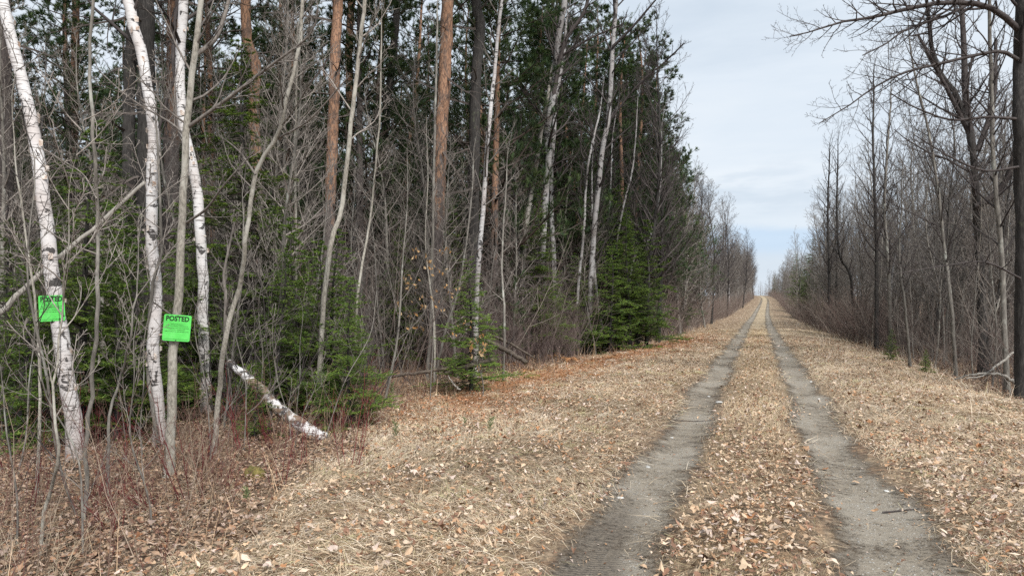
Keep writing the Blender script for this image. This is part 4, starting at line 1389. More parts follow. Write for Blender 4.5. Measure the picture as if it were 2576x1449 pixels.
# bare trees of the left woods and the long left edge
c = spaced([c for c in wedge(3000, 14, 44, -0.76, 0.25, 1.3) if is_left(c, 0.6)], 1.35, 84)
for (x, y, d, t) in c:
    BARE[[0, 1, 4, 6, 5, 6][int(rng.integers(0, 6))]].put((x, y, gh(x, y)), rng.uniform(0, 6.28), rng.uniform(0.5, 0.95), 'leafless grey tree standing among the pines of the left woods', 'bare trees among the pines of the left woods')
c = []
for i in range(3000):
    y = 42 + 290 * rng.random() ** 1.7
    c.append((centre_x(y) + straw_left(y) + 0.7 - abs(rng.normal(0, 3.5)), y, y, 0))
for (x, y, d, t) in spaced(c, 1.2, 112):
    BARE[int(rng.choice([0, 1, 4, 5, 3]))].put((x, y, gh(x, y)), rng.uniform(0, 6.28), rng.uniform(0.95, 1.28) * np.clip(0.86 + (y - 44) / 55 * 0.3, 0.84, 1.06), 'leafless twiggy tree in the grey row along the left side of the far track', 'bare trees lining the left side of the far track')
c = []
for i in range(1500):
    y = 50 + 260 * rng.random() ** 1.5
    c.append((centre_x(y) + straw_left(y) - 2.5 - abs(rng.normal(0, 4)), y, y, 0))
for (x, y, d, t) in spaced(c, 3.0, 26):
    PINES[int(rng.integers(1, 3))].put((x, y, gh(x, y)), rng.uniform(0, 6.28), rng.uniform(0.65, 0.9), 'dark pine half hidden behind the grey row left of the far track', 'pines behind the grey row left of the far track')
# right woods
c = spaced([c for c in wedge(6000, 19, 60, 0.36, 0.8) if is_right(c, 0.9)], 0.7, 225)
for (x, y, d, t) in c:
    BARE[int(rng.choice([0, 1, 4, 6, 6, 6, 6, 6, 6, 6, 7, 7]))].put((x, y, gh(x, y)), rng.uniform(0, 6.28), rng.uniform(0.7, 1.02) * (0.9 if d < 30 else 1), 'leafless grey tree in the near woods right of the track', 'bare trees in the near woods right of the track')
c = []
for i in range(2500):
    y = 55 + 270 * rng.random() ** 1.6
    c.append((centre_x(y) + straw_right(y) + 0.2 + abs(rng.normal(0, 5)), y, y, 0))
for (x, y, d, t) in spaced(c, 1.1, 100):
    BARE[int(rng.choice([0, 1, 6, 6, 4, 6, 7]))].put((x, y, gh(x, y)), rng.uniform(0, 6.28), rng.uniform(0.65, 0.98), 'leafless twiggy tree along the right side of the far track', 'bare trees lining the right side of the far track')
c = []
for i in range(1500):
    y = 75 + 250 * rng.random() ** 1.3
    c.append((centre_x(y) + straw_right(y) + 1.5 + abs(rng.normal(0, 4)), y, y, 0))
for (x, y, d, t) in spaced(c, 3.0, 26):
    FIRS[int(rng.integers(1, 3))].put((x, y, gh(x, y)), rng.uniform(0, 6.28), rng.uniform(0.9, 1.5), 'pointed dark fir among the bare trees right of the far track', 'firs among the bare trees right of the far track')
# deep firs left
c = spaced([c for c in wedge(2500, 18, 42, -0.76, 0.22) if is_left(c, 0.8)], 2.0, 40)
for (x, y, d, t) in c:
    FIRS[int(rng.integers(0, 4))].put((x, y, gh(x, y)), rng.uniform(0, 6.28), rng.uniform(0.6, 1.1), 'shaded young fir growing under the pines in the %s of the left woods' % where_left(d), 'young firs under the pines, %s' % where_left(d))
# saplings
c = spaced([c for c in wedge(5000, 12.5, 36, -0.76, 0.24) if is_left(c, 0.15)], 0.6, 120)
for (x, y, d, t) in c:
    SAPS[int(rng.integers(0, 4))].put((x, y, gh(x, y)), rng.uniform(0, 6.28), rng.uniform(0.7, 1.2), 'thin grey leafless sapling in the %s of the left woods' % where_left(d), 'thin saplings, %s of the left woods' % where_left(d), 0.09)
c = spaced([c for c in wedge(5000, 15, 48, 0.36, 0.78) if is_right(c, 0.3)], 0.8, 75)
for (x, y, d, t) in c:
    SAPS[int(rng.integers(0, 4))].put((x, y, gh(x, y)), rng.uniform(0, 6.28), rng.uniform(0.8, 1.25), 'thin grey leafless sapling in the woods right of the track', 'thin saplings in the right woods', 0.09)

WHIPS = [Proto(sapling, 2.4, 0.0075, 9, M_GREY, M_TWIG, 0.12, 'sapling', 40), Proto(sapling, 1.8, 0.006, 8, M_GREY, M_TWIG, 0.12, 'sapling', 45), Proto(sapling, 3.0, 0.0085, 10, M_GREY, M_TWIGDARK, 0.15, 'sapling', 38)]
c = spaced([c for c in wedge(4000, 5.0, 12.5, -0.78, -0.05) if is_left(c, -0.1) and all(abs(c[3] * FPX + CX - q) > 60 for q in (130, 445)) and not (560 < c[3] * FPX + CX < 820 and c[2] < 9)], 0.5, 34)
for (x, y, d, t) in c:
    WHIPS[int(rng.integers(0, 3))].put((x, y, gh(x, y)), rng.uniform(0, 6.28), rng.uniform(0.6, 1.15), 'waist to head high leafless whip growing around the feet of the birches', 'thin whips around the birches', 0.12)

# ------------------------------------------------------------------ undergrowth (stuff) and distant woods
def brush(mb, x, y, H, cols, twigs=5, sub=2, lean=0.35, fat=1.0):
    N = len(x)
    m = 5
    P = np.empty((N, m, 3))
    P[:, 0] = np.stack([x, y, gh(x, y) - 0.03], -1)
    dd = nrm(rng.normal(0, lean, (N, 3)) * np.array([1, 1, 0]) + np.array([0, 0, 1.0]))
    for j in range(1, m):
        dd = nrm(dd + rng.normal(0, 0.13, (N, 3)))
        P[:, j] = P[:, j - 1] + dd * (H / (m - 1))[:, None]
    R = (0.0022 + 0.0022 * H)[:, None] * (1 - 0.7 * np.linspace(0, 1, m))[None] * fat
    tubes(mb, P, R, 3, cols)
    CP, CR, CL = grow(P, R, H, twigs, 0.2, 0.98, 42, 0.4, 4, 0.25, 0.15, 0.7, 0.0022 * fat, 0.5)
    ci = np.repeat(cols, twigs, 0)
    tubes(mb, CP, CR, 3, ci)
    if sub:
        DP, DR, DL = grow(CP, CR, CL, sub, 0.2, 0.98, 42, 0.5, 3, 0.2, 0.15, 0.7, 0.0018 * fat, 0.5)
        tubes(mb, DP, DR, 3, np.repeat(ci, sub, 0))


WC0 = np.array([(0.15, 0.10, 0.075), (0.20, 0.14, 0.10), (0.26, 0.20, 0.15), (0.14, 0.07, 0.06)])
BR = np.array([(0.13, 0.105, 0.09), (0.17, 0.14, 0.12), (0.13, 0.098, 0.085), (0.20, 0.17, 0.145), (0.12, 0.082, 0.072)])
mb = MB()
x, y, d = scatter(3000, 12.5, 42, 0.8, 0.8)
k = (x < centre_x(y) + straw_left(y) - 0.1)
x, y, d = x[k], y[k], d[k]
brush(mb, x, y, rng.uniform(0.4, 1.2, len(x)) * (1 + np.clip((d - 15) / 12, 0, 1.2)), BR[rng.integers(0, 5, len(x))] * rng.uniform(0.7, 1.2, (len(x), 1)), fat=1.3)
x, y, d = scatter(6500, 15, 60, 0.9, 0.8)
k = (x > centre_x(y) + straw_right(y) + 0.25)
x, y, d = x[k], y[k], d[k]
brush(mb, x, y, rng.uniform(0.5, 2.2, len(x)), BR[rng.integers(0, 5, len(x))] * rng.uniform(0.7, 1.2, (len(x), 1)), fat=1.4)
x, y, d = scatter(2300, 14, 36, 0.8, 0.8)
k = (x < centre_x(y) + straw_left(y) - 0.3)
x, y = x[k], y[k]
brush(mb, x, y, rng.uniform(2.0, 4.6, len(x)), BR[rng.integers(0, 5, len(x))] * rng.uniform(0.7, 1.3, (len(x), 1)), 8, 3, 0.3, 1.0)
x, y, d = scatter(3200, 14, 40, 0.9, 0.8)
k = (x > centre_x(y) + straw_right(y) + 0.1) & (x < centre_x(y) + straw_right(y) + 6)
x, y = x[k], y[k]
brush(mb, x, y, rng.uniform(0.8, 2.8, len(x)), BR[rng.integers(0, 5, len(x))] * rng.uniform(0.8, 1.4, (len(x), 1)), 7, 3, 0.45, 1.1)
x, y, d = scatter(16000, 14.5, 27, 0.9, 0.3)
d_, t_ = depth_tan(x, y)
k = (t_ > -0.09) & (t_ < 0.09) & (x < centre_x(y) + straw_left(y) - 0.2)
x, y = x[k][:1000], y[k][:1000]
brush(mb, x, y, rng.uniform(0.5, 1.5, len(x)) * (1 + 1.3 * patchy(x * 1.4, y * 1.4) ** 2), np.array([0.135, 0.100, 0.090]) * rng.uniform(0.6, 1.4, (len(x), 1)), 8, 3, 0.22, 0.9)
# tall dead stalks among the red twigs
x, y, d = scatter(9000, 4.0, 20, 0.9, 0.86)
e = x - centre_x(y) - straw_left(y)
d_, t_ = depth_tan(x, y)
k = (e < 0.1) & (rng.random(len(x)) < np.exp(-((e + 1.2) / 1.6) ** 2) * np.where((d_ < 8.8) & (t_ > -0.40) & (t_ < -0.245), 0.08, 0.26))
x, y = x[k], y[k]
brush(mb, x, y, rng.uniform(0.4, 1.3, len(x)), WC0[rng.integers(0, 4, len(x))] * rng.uniform(0.7, 1.3, (len(x), 1)), 5, 1, 0.3, 0.8)
# long brushy edges far along the track
yy = 36 + 280 * rng.random(5200) ** 1.6
sd = rng.random(5200) < 0.5
xx = centre_x(yy) + np.where(sd, straw_left(yy) + 0.4 - np.abs(rng.normal(0, 1.6, 5200)), straw_right(yy) - 0.3 + np.abs(rng.normal(0, 1.8, 5200)))
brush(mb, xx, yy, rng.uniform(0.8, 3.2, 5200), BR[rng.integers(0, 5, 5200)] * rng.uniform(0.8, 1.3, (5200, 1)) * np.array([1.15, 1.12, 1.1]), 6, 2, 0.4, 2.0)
# low brown weed stalks in front of the left trees
x, y, d = scatter(26000, 3.0, 28, 0.9, 0.86)
e = x - centre_x(y) - straw_left(y)
d_, t_ = depth_tan(x, y)
k = rng.random(len(x)) < np.exp(-((e + 0.9) / 1.2) ** 2) * (0.1 + 0.7 * patchy(x, y, 1.2) ** 1.5) * np.where((d_ < 8.8) & (t_ > -0.40) & (t_ < -0.245), 0.4, 1)
x, y = x[k], y[k]
WC = np.array([(0.15, 0.095, 0.07), (0.22, 0.155, 0.11), (0.34, 0.27, 0.19), (0.13, 0.06, 0.05), (0.24, 0.16, 0.10)])
brush(mb, x, y, rng.uniform(0.15, 0.6, len(x)), WC[rng.integers(0, 5, len(x))] * rng.uniform(0.8, 1.2, (len(x), 1)), 4, 1, 0.3)
tag(mb.build('undergrowth', M_BRUSH), 'tangle of bare brown stalks and brush under the trees', 'undergrowth', kind='stuff')

# the wood that closes every view: trunks, twigs and dark boughs too far to tell apart
mb = MB()


def far_wood(x, y, H, colt, colb, nb, ratio, ang, ndl=0):
    N = len(x)
    m = 5
    z = gh(x, y)
    P = np.stack([x, y, z], -1)[:, None] + np.stack([rng.normal(0, 0.15, (N, m)), rng.normal(0, 0.15, (N, m)), np.linspace(0, 1, m)[None] * H[:, None]], -1)
    R = (0.009 * H)[:, None] * (1 - 0.85 * np.linspace(0, 1, m))[None]
    tubes(mb, P, R, 4, np.repeat(colt[None], N, 0) * rng.uniform(0.6, 1.4, (N, 1)))
    BP, B_R, BL = grow(P, R, H, nb, 0.12, 0.99, ang, ratio, 4, 0.4, 0.12, 0.4, 0.011, 0.6)
    tubes(mb, BP, B_R, 3, np.repeat(colb[None], len(BP), 0) * rng.uniform(0.6, 1.3, (len(BP), 1)))
    CP, CR, CL = grow(BP, B_R, BL, 5, 0.2, 0.98, 45, 0.45, 3, 0.3, 0.14, 0.6, 0.008, 0.5)
    tubes(mb, CP, CR, 3, np.repeat(colb[None], len(CP), 0) * rng.uniform(0.6, 1.3, (len(CP), 1)))
    if ndl:
        needles_on(mb, CP, ndl, 0.22, 0.022, PINEC, 0.8, 0.2, 0.1, 0.6)


def pts(n, fn):
    out = np.array([fn() for _ in range(n)])
    return out[:, 0], out[:, 1]


def left_back():
    d = rng.uniform(58, 95)
    p = d * (FWD + RGT * rng.uniform(-0.8, 0.16))
    return (min(p[0], straw_left(p[1]) - 6), p[1])


def right_back():
    d = rng.uniform(58, 110)
    p = d * (FWD + RGT * rng.uniform(0.42, 0.8))
    return (p[0], p[1])


def end_back():
    return (rng.uniform(-130, 110), rng.uniform(400, 560))


x, y = pts(130, left_back)
far_wood(x, y, rng.uniform(11, 17, len(x)), np.array([0.10, 0.07, 0.055]), np.array([0.07, 0.06, 0.05]), 26, 0.16, 70, 10)
x, y = pts(110, left_back)
far_wood(x, y, rng.uniform(4, 9, len(x)), np.array([0.12, 0.10, 0.09]), np.array([0.10, 0.085, 0.075]), 26, 0.22, 55)
x, y = pts(150, right_back)
far_wood(x, y, rng.uniform(5, 10, len(x)), np.array([0.12, 0.105, 0.095]), np.array([0.16, 0.14, 0.13]), 24, 0.2, 42)
far_wood(rng.uniform(-14, 16, 60), rng.uniform(375, 520, 60), rng.uniform(6, 10, 60), np.array([0.20, 0.185, 0.175]), np.array([0.22, 0.20, 0.19]), 26, 0.24, 48)  # trees past the crest: haze put into the colour as paler grey
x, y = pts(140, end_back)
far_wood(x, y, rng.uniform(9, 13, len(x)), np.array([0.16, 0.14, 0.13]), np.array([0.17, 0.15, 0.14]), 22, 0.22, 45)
tag(mb.build('distant_woods', M_BRUSH), 'dim mass of trunks and boughs closing the view behind the nearer trees', 'woods', kind='stuff')

# ------------------------------------------------------------------ shrubs, ferns, seedlings
REDS = [Proto(shrub, 0.8, 7, M_REDTWIG, 'red_twig_shrub', 'shrub', 0.45, 6), Proto(shrub, 1.05, 5, M_REDTWIG, 'red_twig_shrub', 'shrub', 0.3, 5)]
for i, (px, py) in enumerate([(225, 1260), (235, 1180), (305, 1330), (330, 1200), (390, 1290), (70, 1290), (505, 1180), (480, 1260), (560, 1250), (620, 1140), (690, 1130), (760, 1180), (850, 1100), (900, 1060), (935, 1080), (960, 1010), (1010, 1040), (880, 1180), (800, 1120), (270, 1150), (20, 1200), (700, 1230), (1060, 1010)]):
    p, d = gp(px, py)
    REDS[i % 2].put(p, rng.uniform(0, 6.28), rng.uniform(0.6, 1.05), 'clump of dark red twigs in the strip between straw and left woods', 'red twig shrubs along the left forest edge', 0.1)
GREY_SHRUBS = [Proto(shrub, 2.2, 9, M_TWIG, 'bare_shrub', 'shrub', 0.35, 8), Proto(shrub, 2.8, 7, M_TWIGDARK, 'bare_shrub', 'shrub', 0.25, 9)]
i = 0
for (x, y, d, t) in spaced([c for c in wedge(3000, 10.5, 40, -0.75, 0.24) if is_left(c, 0.2) and c[0] > straw_left(c[1]) - 9], 1.0, 45):
    GREY_SHRUBS[i % 2].put((x, y, gh(x, y)), rng.uniform(0, 6.28), rng.uniform(0.6, 1.2), 'leafless many stemmed shrub under the trees of the left woods', 'bare shrubs in the left woods', 0.08)
    i += 1
for (x, y, d, t) in spaced([c for c in wedge(3000, 15, 70, 0.36, 0.78) if is_right(c, 0.2) and c[0] < straw_right(c[1]) + 7], 1.1, 50):
    GREY_SHRUBS[i % 2].put((x, y, gh(x, y)), rng.uniform(0, 6.28), rng.uniform(0.6, 1.1), 'leafless many stemmed shrub at the foot of the right woods', 'bare shrubs in the right woods', 0.08)
    i += 1
FERN = Proto(make_fern)
for lab, px, py, s in [('rust orange dead fern clump in front of the brush pile', 1278, 925, 0.9), ('tall golden dead fern at the forest edge', 1390, 905, 1.1), ('bright rust dead fern beside the golden fern', 1435, 912, 1.0)]:
    FERN.put(gp(px, py)[0], rng.uniform(0, 6.28), s, lab, None)
for px, py in [(1330, 940), (1480, 915), (1540, 905), (1590, 930), (1640, 900), (1660, 880), (1700, 890), (1500, 950), (1420, 950), (1620, 870), (1560, 880)]:
    FERN.put(gp(px, py)[0], rng.uniform(0, 6.28), rng.uniform(0.45, 0.75), 'low rust coloured dead fern in the reddish patch of the left verge', 'low dead ferns on the left verge')


def seedling():
    root = empty('pine_seedling', (0, 0, 0), cat='seedling')
    mb = MB()
    P = straightish(0.36, 6, 0.01)
    R = np.linspace(0.005, 0.002, 6)
    tubes(mb, P, R, 5, (0.12, 0.09, 0.05))
    mb.build('trunk', M_BRUSH, root)
    mb = MB()
    BP, B_R, BL = grow(P[None], R[None], np.array([0.36]), 12, 0.2, 0.98, 50, 0.45, 4, 0.6, 0.05, 0.6, 0.002, 0.5)
    needles_on(mb, BP, 45, 0.07, 0.0016, np.array([(0.16, 0.24, 0.09), (0.20, 0.27, 0.11)]), 0.6, 0.4, 0.2, 0.8)
    needles_on(mb, P[None], 60, 0.07, 0.0016, np.array([(0.18, 0.25, 0.10)]), 0.6, 0.4, 0.3, 0.8)
    mb.build('crown', M_NEEDLE, root, smooth=False)
    return root


SEED = Proto(seedling)
for lab, px, py, s in [('small pale green pine seedling in the straw in front of the red twigs', 995, 1115, 0.65), ('pine seedling on the open straw verge, centre', 1232, 1098, 0.55),
                       ('pine seedling lowest on the verge, right of the mossy stump', 620, 1275, 0.42), ('pine seedling nearest the fallen pale log', 1165, 985, 0.8), ('pine seedling left of the log end among brown stalks', 985, 1010, 0.85),
                       ('short pine seedling left of the centre verge seedling', 1170, 1082, 0.4)]:
    SEED.put(gp(px, py)[0], rng.uniform(0, 6.28), s, lab, None)

# beech sapling that kept its leaves
def beech(lab, px, d, H, zones, nl):
    base = ground_under(px, d)
    root = empty('beech_sapling', base, lab, 'sapling')
    P = straightish(H, 12, 0.06)
    P[0, 2] -= 0.05
    R = np.linspace(0.014, 0.003, 12)
    mb = MB()
    tubes(mb, P, R, 6)
    mb.build('trunk', M_GREY, root)
    mb = MB()
    g = crown_twigs(mb, P[None], R[None], np.array([H]), [
        dict(nper=12, t0=0.35, t1=0.97, ang=65, ratio=0.26, m=6, up=0.2, wander=0.08, rr=0.6, rmin=0.003, fall=0.4, k=3),
        dict(nper=5, t0=0.25, t1=0.97, ang=42, ratio=0.4, m=4, up=0.0, wander=0.1, rr=0.7, rmin=0.002, fall=0.5, k=3)])
    mb.build('crown', M_TWIG, root)
    tips = np.concatenate([g[1][0][:, -1], g[1][0][:, 2], g[0][0][:, 3]])
    tips = tips[rng.permutation(len(tips))[:nl]]
    mb = MB()
    cs = np.array([(0.58, 0.36, 0.17), (0.50, 0.27, 0.10), (0.66, 0.47, 0.27)])[rng.integers(0, 3, len(tips))] * rng.uniform(0.8, 1.15, (len(tips), 1))
    leaf_shapes(mb, tips - np.array([0, 0, 0.03]), rng.uniform(0.06, 0.105, len(tips)), cs * 0.85, False, 0.5, True)
    mb.build('leaves', M_BEECH, root, smooth=False)


beech('slim beech sapling still holding orange leaves at the centre of the woods', 1082, 14.2, 2.9, None, 90)
beech('low beech sapling with a few pale orange leaves behind the verge', 1215, 14.2, 1.2, None, 34)

# ------------------------------------------------------------------ logs, stump, stones, twigs
def log(name, lab, cat, pix, dds, r0, r1, mat, stubs=0, d0=None, k=10):
    p, d = gp(*pix[-1]) if d0 is None else (None, d0)
    q = np.array([at(px, py, d + dd) for (px, py), dd in zip(pix, dds)])
    n = 26
    P = smooth_path(q, n)
    P[1:-1] += rng.normal(0, 0.008, (n - 2, 3))
    R = np.linspace(r0, r1, n) * (1 + rng.normal(0, 0.05, n))
    base = P[-1].copy()
    root = empty(name, base, lab, cat)
    mb = MB()
    tubes(mb, P, R, k, cap=True, rough=0.06)
    if stubs:
        crown_twigs(mb, P[None], R[None], np.array([2.0]), [dict(nper=stubs, t0=0.1, t1=0.9, ang=60, ratio=0.25, m=5, up=0.1, wander=0.1, rr=0.4, rmin=0.004, fall=0.3, k=4),
                                                           dict(nper=4, t0=0.2, t1=0.9, ang=45, ratio=0.4, m=4, up=0.1, wander=0.1, rr=0.5, rmin=0.0025, fall=0.3, k=3)], m=1)
    mb.build('trunk', [mat, M_TWIGDARK], root, loc=base)
    return root, P, R


lg, LP_, LR_ = log('fallen_birch_log', 'peeling birch log slanting down to the ground beside the forked sapling', 'log', [(575, 912), (640, 965), (683, 1012), (742, 1058), (812, 1106)], [0.9, 0.6, 0.35, 0.15, 0.05], 0.055, 0.10, M_BIRCHLOG)
log('fallen_log', 'long pale log lying behind the red twigs, left of the brush pile', 'log', [(960, 952), (1020, 942), (1090, 932), (1130, 925)], [0, 0.05, 0.1, 0.2], 0.026, 0.042, M_ROT, 5, 15.0)
log('fallen_log', 'mossy dark log with broken end in the brush pile', 'log', [(1120, 940), (1180, 920), (1240, 905)], [0.0, 0.2, 0.5], 0.055, 0.045, M_ROT, 4, 15.2)
log('fallen_log', 'rotten brown log slanting down the brush pile', 'log', [(1225, 858), (1270, 880), (1325, 912)], [0.8, 0.4, 0.0], 0.06, 0.05, M_ROT, 5, 16.4)
log('fallen_log', 'weathered grey log lying above the rotten log in the brush pile', 'log', [(1240, 845), (1290, 868), (1345, 900)], [1.0, 0.6, 0.2], 0.035, 0.02, M_ROT, 7, 16.8)
log('fallen_branch', 'small bent white stick standing up from the verge', 'branch', [(1128, 945), (1140, 965), (1158, 980)], [0, 0, 0], 0.008, 0.014, M_SNAG, 0, 13.3, 6)
log('fallen_branch', 'pale peeled branch curving along the ground at the right edge', 'branch', [(2400, 955), (2440, 944), (2500, 940), (2535, 950), (2565, 975)], [0.3, 0.2, 0.1, 0, 0], 0.014, 0.042, M_SNAG, 6, 15.6)
log('fallen_branch', 'pale broken branch pointing up to the right edge trunk', 'branch', [(2565, 875), (2520, 910), (2470, 945), (2430, 952)], [0.3, 0.2, 0.0, 0], 0.03, 0.012, M_SNAG, 6, 15.2)

m_, g_ = new_mat('moss_mound')
v_, _t = obj_coord(g_)
n_ = g_.noise(v_, 14, 5, 0.7)
finish(g_, g_.ramp(n_, [(0.35, (0.05, 0.045, 0.02)), (0.55, (0.17, 0.14, 0.04)), (0.7, (0.10, 0.075, 0.05))]), 0.95, n_, 0.8, 0.03)
M_MOSS = m_
m_, g_ = new_mat('stone')
v_, _t = obj_coord(g_)
n_ = g_.noise(v_, 25, 5, 0.7)
finish(g_, vary(g_, g_.ramp(n_, [(0.3, (0.34, 0.33, 0.31)), (0.7, (0.60, 0.59, 0.56))]), 0.25), 0.85, n_, 0.5, 0.01)
M_STONE = m_


def lumpy(name, p, sx, sy, sz, mat, lab, cat, group=None, jag=0.18):
    nu, nv = 14, 8
    u = np.arange(nu) * 2 * math.pi / nu
    v = np.linspace(-0.5, 0.5, nv) * math.pi
    U, Vv = np.meshgrid(u, v)
    r = 1 + jag * (np.sin(2 * U + 1.3 + rng.uniform(0, 6)) * np.cos(Vv) + 0.6 * np.sin(3 * U + 4 * Vv + rng.uniform(0, 6))) + rng.normal(0, jag * 0.25, U.shape)
    r[0] = r[0].mean()
    r[-1] = r[-1].mean()
    V = np.stack([np.cos(Vv) * np.cos(U) * r * sx, np.cos(Vv) * np.sin(U) * r * sy, np.sin(Vv) * r * sz + sz * 0.35], -1).reshape(-1, 3)
    idx = np.arange(nu * nv).reshape(nv, nu)
    Q = np.stack([idx[:-1], np.roll(idx[:-1], -1, 1), np.roll(idx[1:], -1, 1), idx[1:]], -1).reshape(-1, 4)
    mb = MB()
    mb.add(V, Q)
    o = mb.build(name, mat, colors=False)
    o.location = [float(t) for t in p]
    o.rotation_euler = (0, 0, float(rng.uniform(0, 6.28)))
    return tag(o, lab, cat, group)


lumpy('mossy_stump', gp(640, 1205)[0], 0.15, 0.11, 0.09, M_MOSS, 'low yellow green mossy stump among the stalks at lower left', 'stump')
lumpy('mossy_stump', gp(1340, 952)[0], 0.26, 0.14, 0.07, M_MOSS, 'flat moss topped mound at the verge in front of the brush pile', 'stump')
for px, py, s, lab in [(1809, 1016, 0.035, 'flat white stone in the left rut, farther one'), (1610, 1330, 0.0, ''), (1560, 1262, 0.02, 'pale small stone at the edge of the left rut'), (1783, 1000, 0.02, 'thin pale stone left of the white stone in the left rut'),
                       (1300, 1258, 0.0, ''), (2060, 1008, 0.022, 'small pale stone in the right rut, far part'), (2040, 965, 0.03, 'light stone half sunk in the right rut near the bend'), (2230, 1240, 0.016, 'small stone in the wide part of the right rut'),
                       (1630, 1180, 0.022, 'light stone in the middle of the near left rut'), (1690, 1105, 0.015, 'pebble near the right side of the left rut')]:
    if s:
        p, d = gp(px, py)
        p[2] += 0.012
        lumpy('stone', p, s * 1.5, s, s * 0.5, M_STONE, lab, 'stone', None, 0.12)
for px, py, L, lab in [(1745, 1066, 0.5, 'dark forked twig lying across the left rut'), (2270, 1292, 0.3, 'short dark twig on the right rut')]:
    p, d = gp(px, py)
    mb = MB()
    q = np.array([p + RGT * L * t for t in (-0.5, -0.2, 0.15, 0.5)])
    q[:, 2] = gh(q[:, 0], q[:, 1]) + 0.024
    P = smooth_path(q, 10)
    R = np.linspace(0.007, 0.003, 10)
    tubes(mb, P, R, 6)
    crown_twigs(mb, P[None], R[None], np.array([L]), [dict(nper=4, t0=0.3, t1=0.9, ang=35, ratio=0.3, m=4, up=-0.1, wander=0.1, rr=0.5, rmin=0.002, fall=0.3, k=4)])
    tag(mb.build('fallen_twig', M_TWIGDARK, loc=p), lab, 'twig')

# ------------------------------------------------------------------ posted signs
m_, g_ = new_mat('sign_green')
v_, _t = obj_coord(g_)
n_ = g_.noise(v_, 8, 4, 0.6)
finish(g_, g_.ramp(n_, [(0.3, (0.075, 0.47, 0.075)), (0.55, (0.10, 0.58, 0.10)), (0.75, (0.14, 0.62, 0.14))]), 0.4, n_, 0.25, 0.02, spec=0.45)
M_SIGN = m_
m_, g_ = new_mat('sign_ink')
finish(g_, (0.012, 0.02, 0.012), 0.5)
M_INK = m_
m_, g_ = new_mat('nail_metal')
finish(g_, (0.05, 0.05, 0.05), 0.4)
M_NAIL = m_


def text_geo(txt, size, bold, width):
    cu = bpy.data.curves.new('lettering', 'FONT')
    cu.body = txt
    cu.size = size
    cu.offset = bold
    cu.align_x = 'CENTER'
    cu.resolution_u = 3
    o = bpy.data.objects.new('lettering', cu)
    COL.objects.link(o)
    bpy.context.view_layer.update()
    me = o.evaluated_get(bpy.context.evaluated_depsgraph_get()).to_mesh()
    V = np.array([v.co[:] for v in me.vertices])
    me.calc_loop_triangles()
    T = np.array([t.vertices[:] for t in me.loop_triangles])
    o.to_mesh_clear()
    bpy.data.objects.remove(o)
    bpy.data.curves.remove(cu)
    w_ = V[:, 0].max() - V[:, 0].min()
    V[:, 0] = (V[:, 0] - (V[:, 0].max() + V[:, 0].min()) / 2) * (width / w_)
    V[:, 1] -= V[:, 1].min()
    return V, T


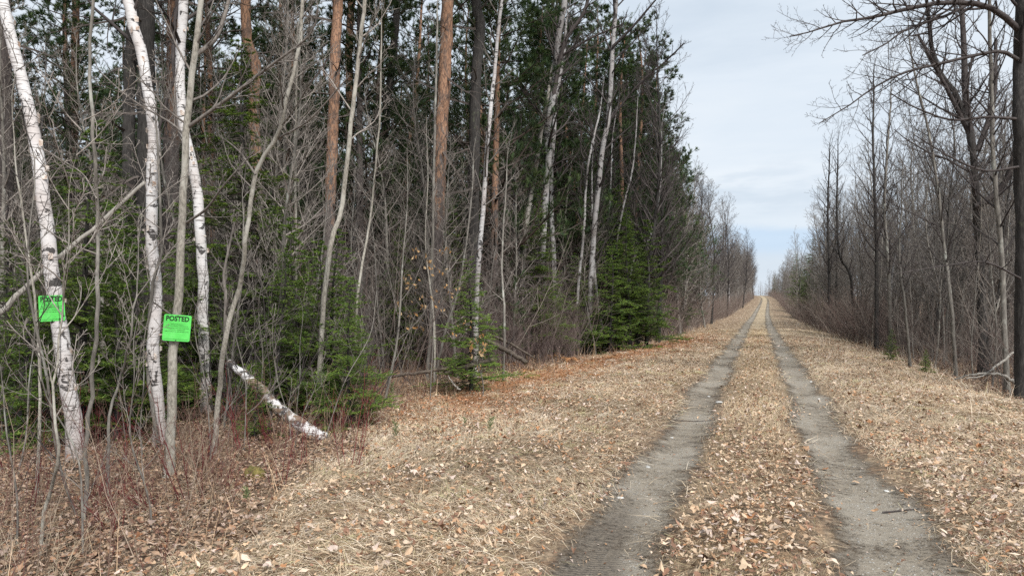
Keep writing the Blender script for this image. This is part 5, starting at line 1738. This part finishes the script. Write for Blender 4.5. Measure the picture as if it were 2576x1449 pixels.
def posted_sign(lab, corner_px, d, roll, curl, wf_=1.0):
    """board in its own XZ plane facing -Y, then turned to face the camera"""
    (x0, y0), (x1, y1) = corner_px
    W_, H_ = 0.275, 0.285
    cpx, cpy = (x0 + x1) / 2, (y0 + y1) / 2
    s = (y1 - y0) / FPX * d / H_
    W_, H_ = W_ * s * wf_, H_ * s
    c = at(cpx, cpy, d)
    root = empty('posted_sign', c, lab, 'sign')
    mb = MB()
    nx_ = 17
    rad = 0.018
    # rounded-corner sheet as columns
    xs = np.unique(np.r_[np.linspace(-W_ / 2, W_ / 2, nx_), -W_ / 2 + rad * (1 - np.cos(np.linspace(0, 1.57, 5))), W_ / 2 - rad * (1 - np.cos(np.linspace(0, 1.57, 5)))])
    ex = np.clip(rad - (W_ / 2 - np.abs(xs)), 0, rad)
    hh = H_ / 2 - (rad - np.sqrt(np.maximum(rad ** 2 - ex ** 2, 0)))
    n_ = len(xs)

    def bendy(xx, zz):
        return curl * (xx / (W_ / 2)) ** 2 * (0.6 + 0.4 * zz / H_)
    for off, flip in ((0.0, False), (0.0022, True)):
        zs = np.linspace(-1, 1, 6)
        V = np.stack([np.repeat(xs, 6), np.zeros(n_ * 6), (hh[:, None] * zs[None]).ravel()], -1)
        V[:, 1] = bendy(V[:, 0], V[:, 2]) + off
        i = np.arange(n_ - 1)[:, None] * 6 + np.arange(5)[None]
        Q = np.stack([i, i + 6, i + 7, i + 1], -1).reshape(-1, 4)
        mb.add(V, Q if not flip else Q[:, ::-1])
    lines = [('POSTED', 0.074, 0.0026, 0.84, 0.255), ('PRIVATE PROPERTY', 0.0125, 0.0, 0.44, 0.125), ('HUNTING, FISHING, TRAPPING OR', 0.0125, 0.0, 0.80, 0.055), ('TRESPASSING FOR ANY PURPOSE', 0.0125, 0.0, 0.86, -0.015),
             ('IS STRICTLY FORBIDDEN', 0.0125, 0.0, 0.60, -0.085), ('VIOLATORS WILL BE PROSECUTED', 0.0125, 0.0, 0.88, -0.155)]
    for txt, sz, bold, wf, zf in lines:
        V, T = text_geo(txt, sz * s, bold * s, W_ * wf)
        V3 = np.stack([V[:, 0], np.zeros(len(V)), V[:, 1] + zf * H_], -1)
        V3[:, 1] = bendy(V3[:, 0], V3[:, 2]) - 0.0015
        mb.add(V3, None, T, m=1)
    # printed rule and foot line
    for zf, wf, th in ((-0.43, 0.86, 0.0012),):
        xx = np.linspace(-W_ * wf / 2, W_ * wf / 2, 9)
        V = np.concatenate([np.stack([xx, bendy(xx, zf * H_) - 0.0014, np.full(9, zf * H_ - th)], -1), np.stack([xx, bendy(xx, zf * H_) - 0.0014, np.full(9, zf * H_ + th)], -1)])
        i = np.arange(8)
        mb.add(V, np.stack([i, i + 1, i + 10, i + 9], -1), m=1)
    mb.build('board', [M_SIGN, M_INK], root, smooth=True, colors=False)
    for zz in (H_ * 0.465, -H_ * 0.465):
        mb = MB()
        y0_ = bendy(0.0, zz)
        P = np.array([[0, y0_ + 0.02, zz], [0, y0_ - 0.004, zz], [0, y0_ - 0.0041, zz], [0, y0_ - 0.007, zz]])
        tubes(mb, P, np.array([0.0018, 0.0018, 0.0055, 0.005]), 8, cap=True)
        mb.build('nail', M_NAIL, root, colors=False)
    root.rotation_euler = (0.0, roll, YAW + math.atan(-(cpx - CX) / FPX) * 0.75)
    return root


posted_sign('green posted notice nailed to the leaning white birch, left one', ((99, 743), (161, 808)), b1[3] - 0.10, math.radians(-2.5), 0.022, 0.9)
posted_sign('green posted notice nailed to the slim grey maple, tilted clockwise', ((412, 792), (478, 858)), s1[3] - 0.075, math.radians(5.0), 0.004)
print('meshes', len(bpy.data.meshes), 'objects', len(COL.objects), 'polys', sum(len(m.polygons) for m in bpy.data.meshes))
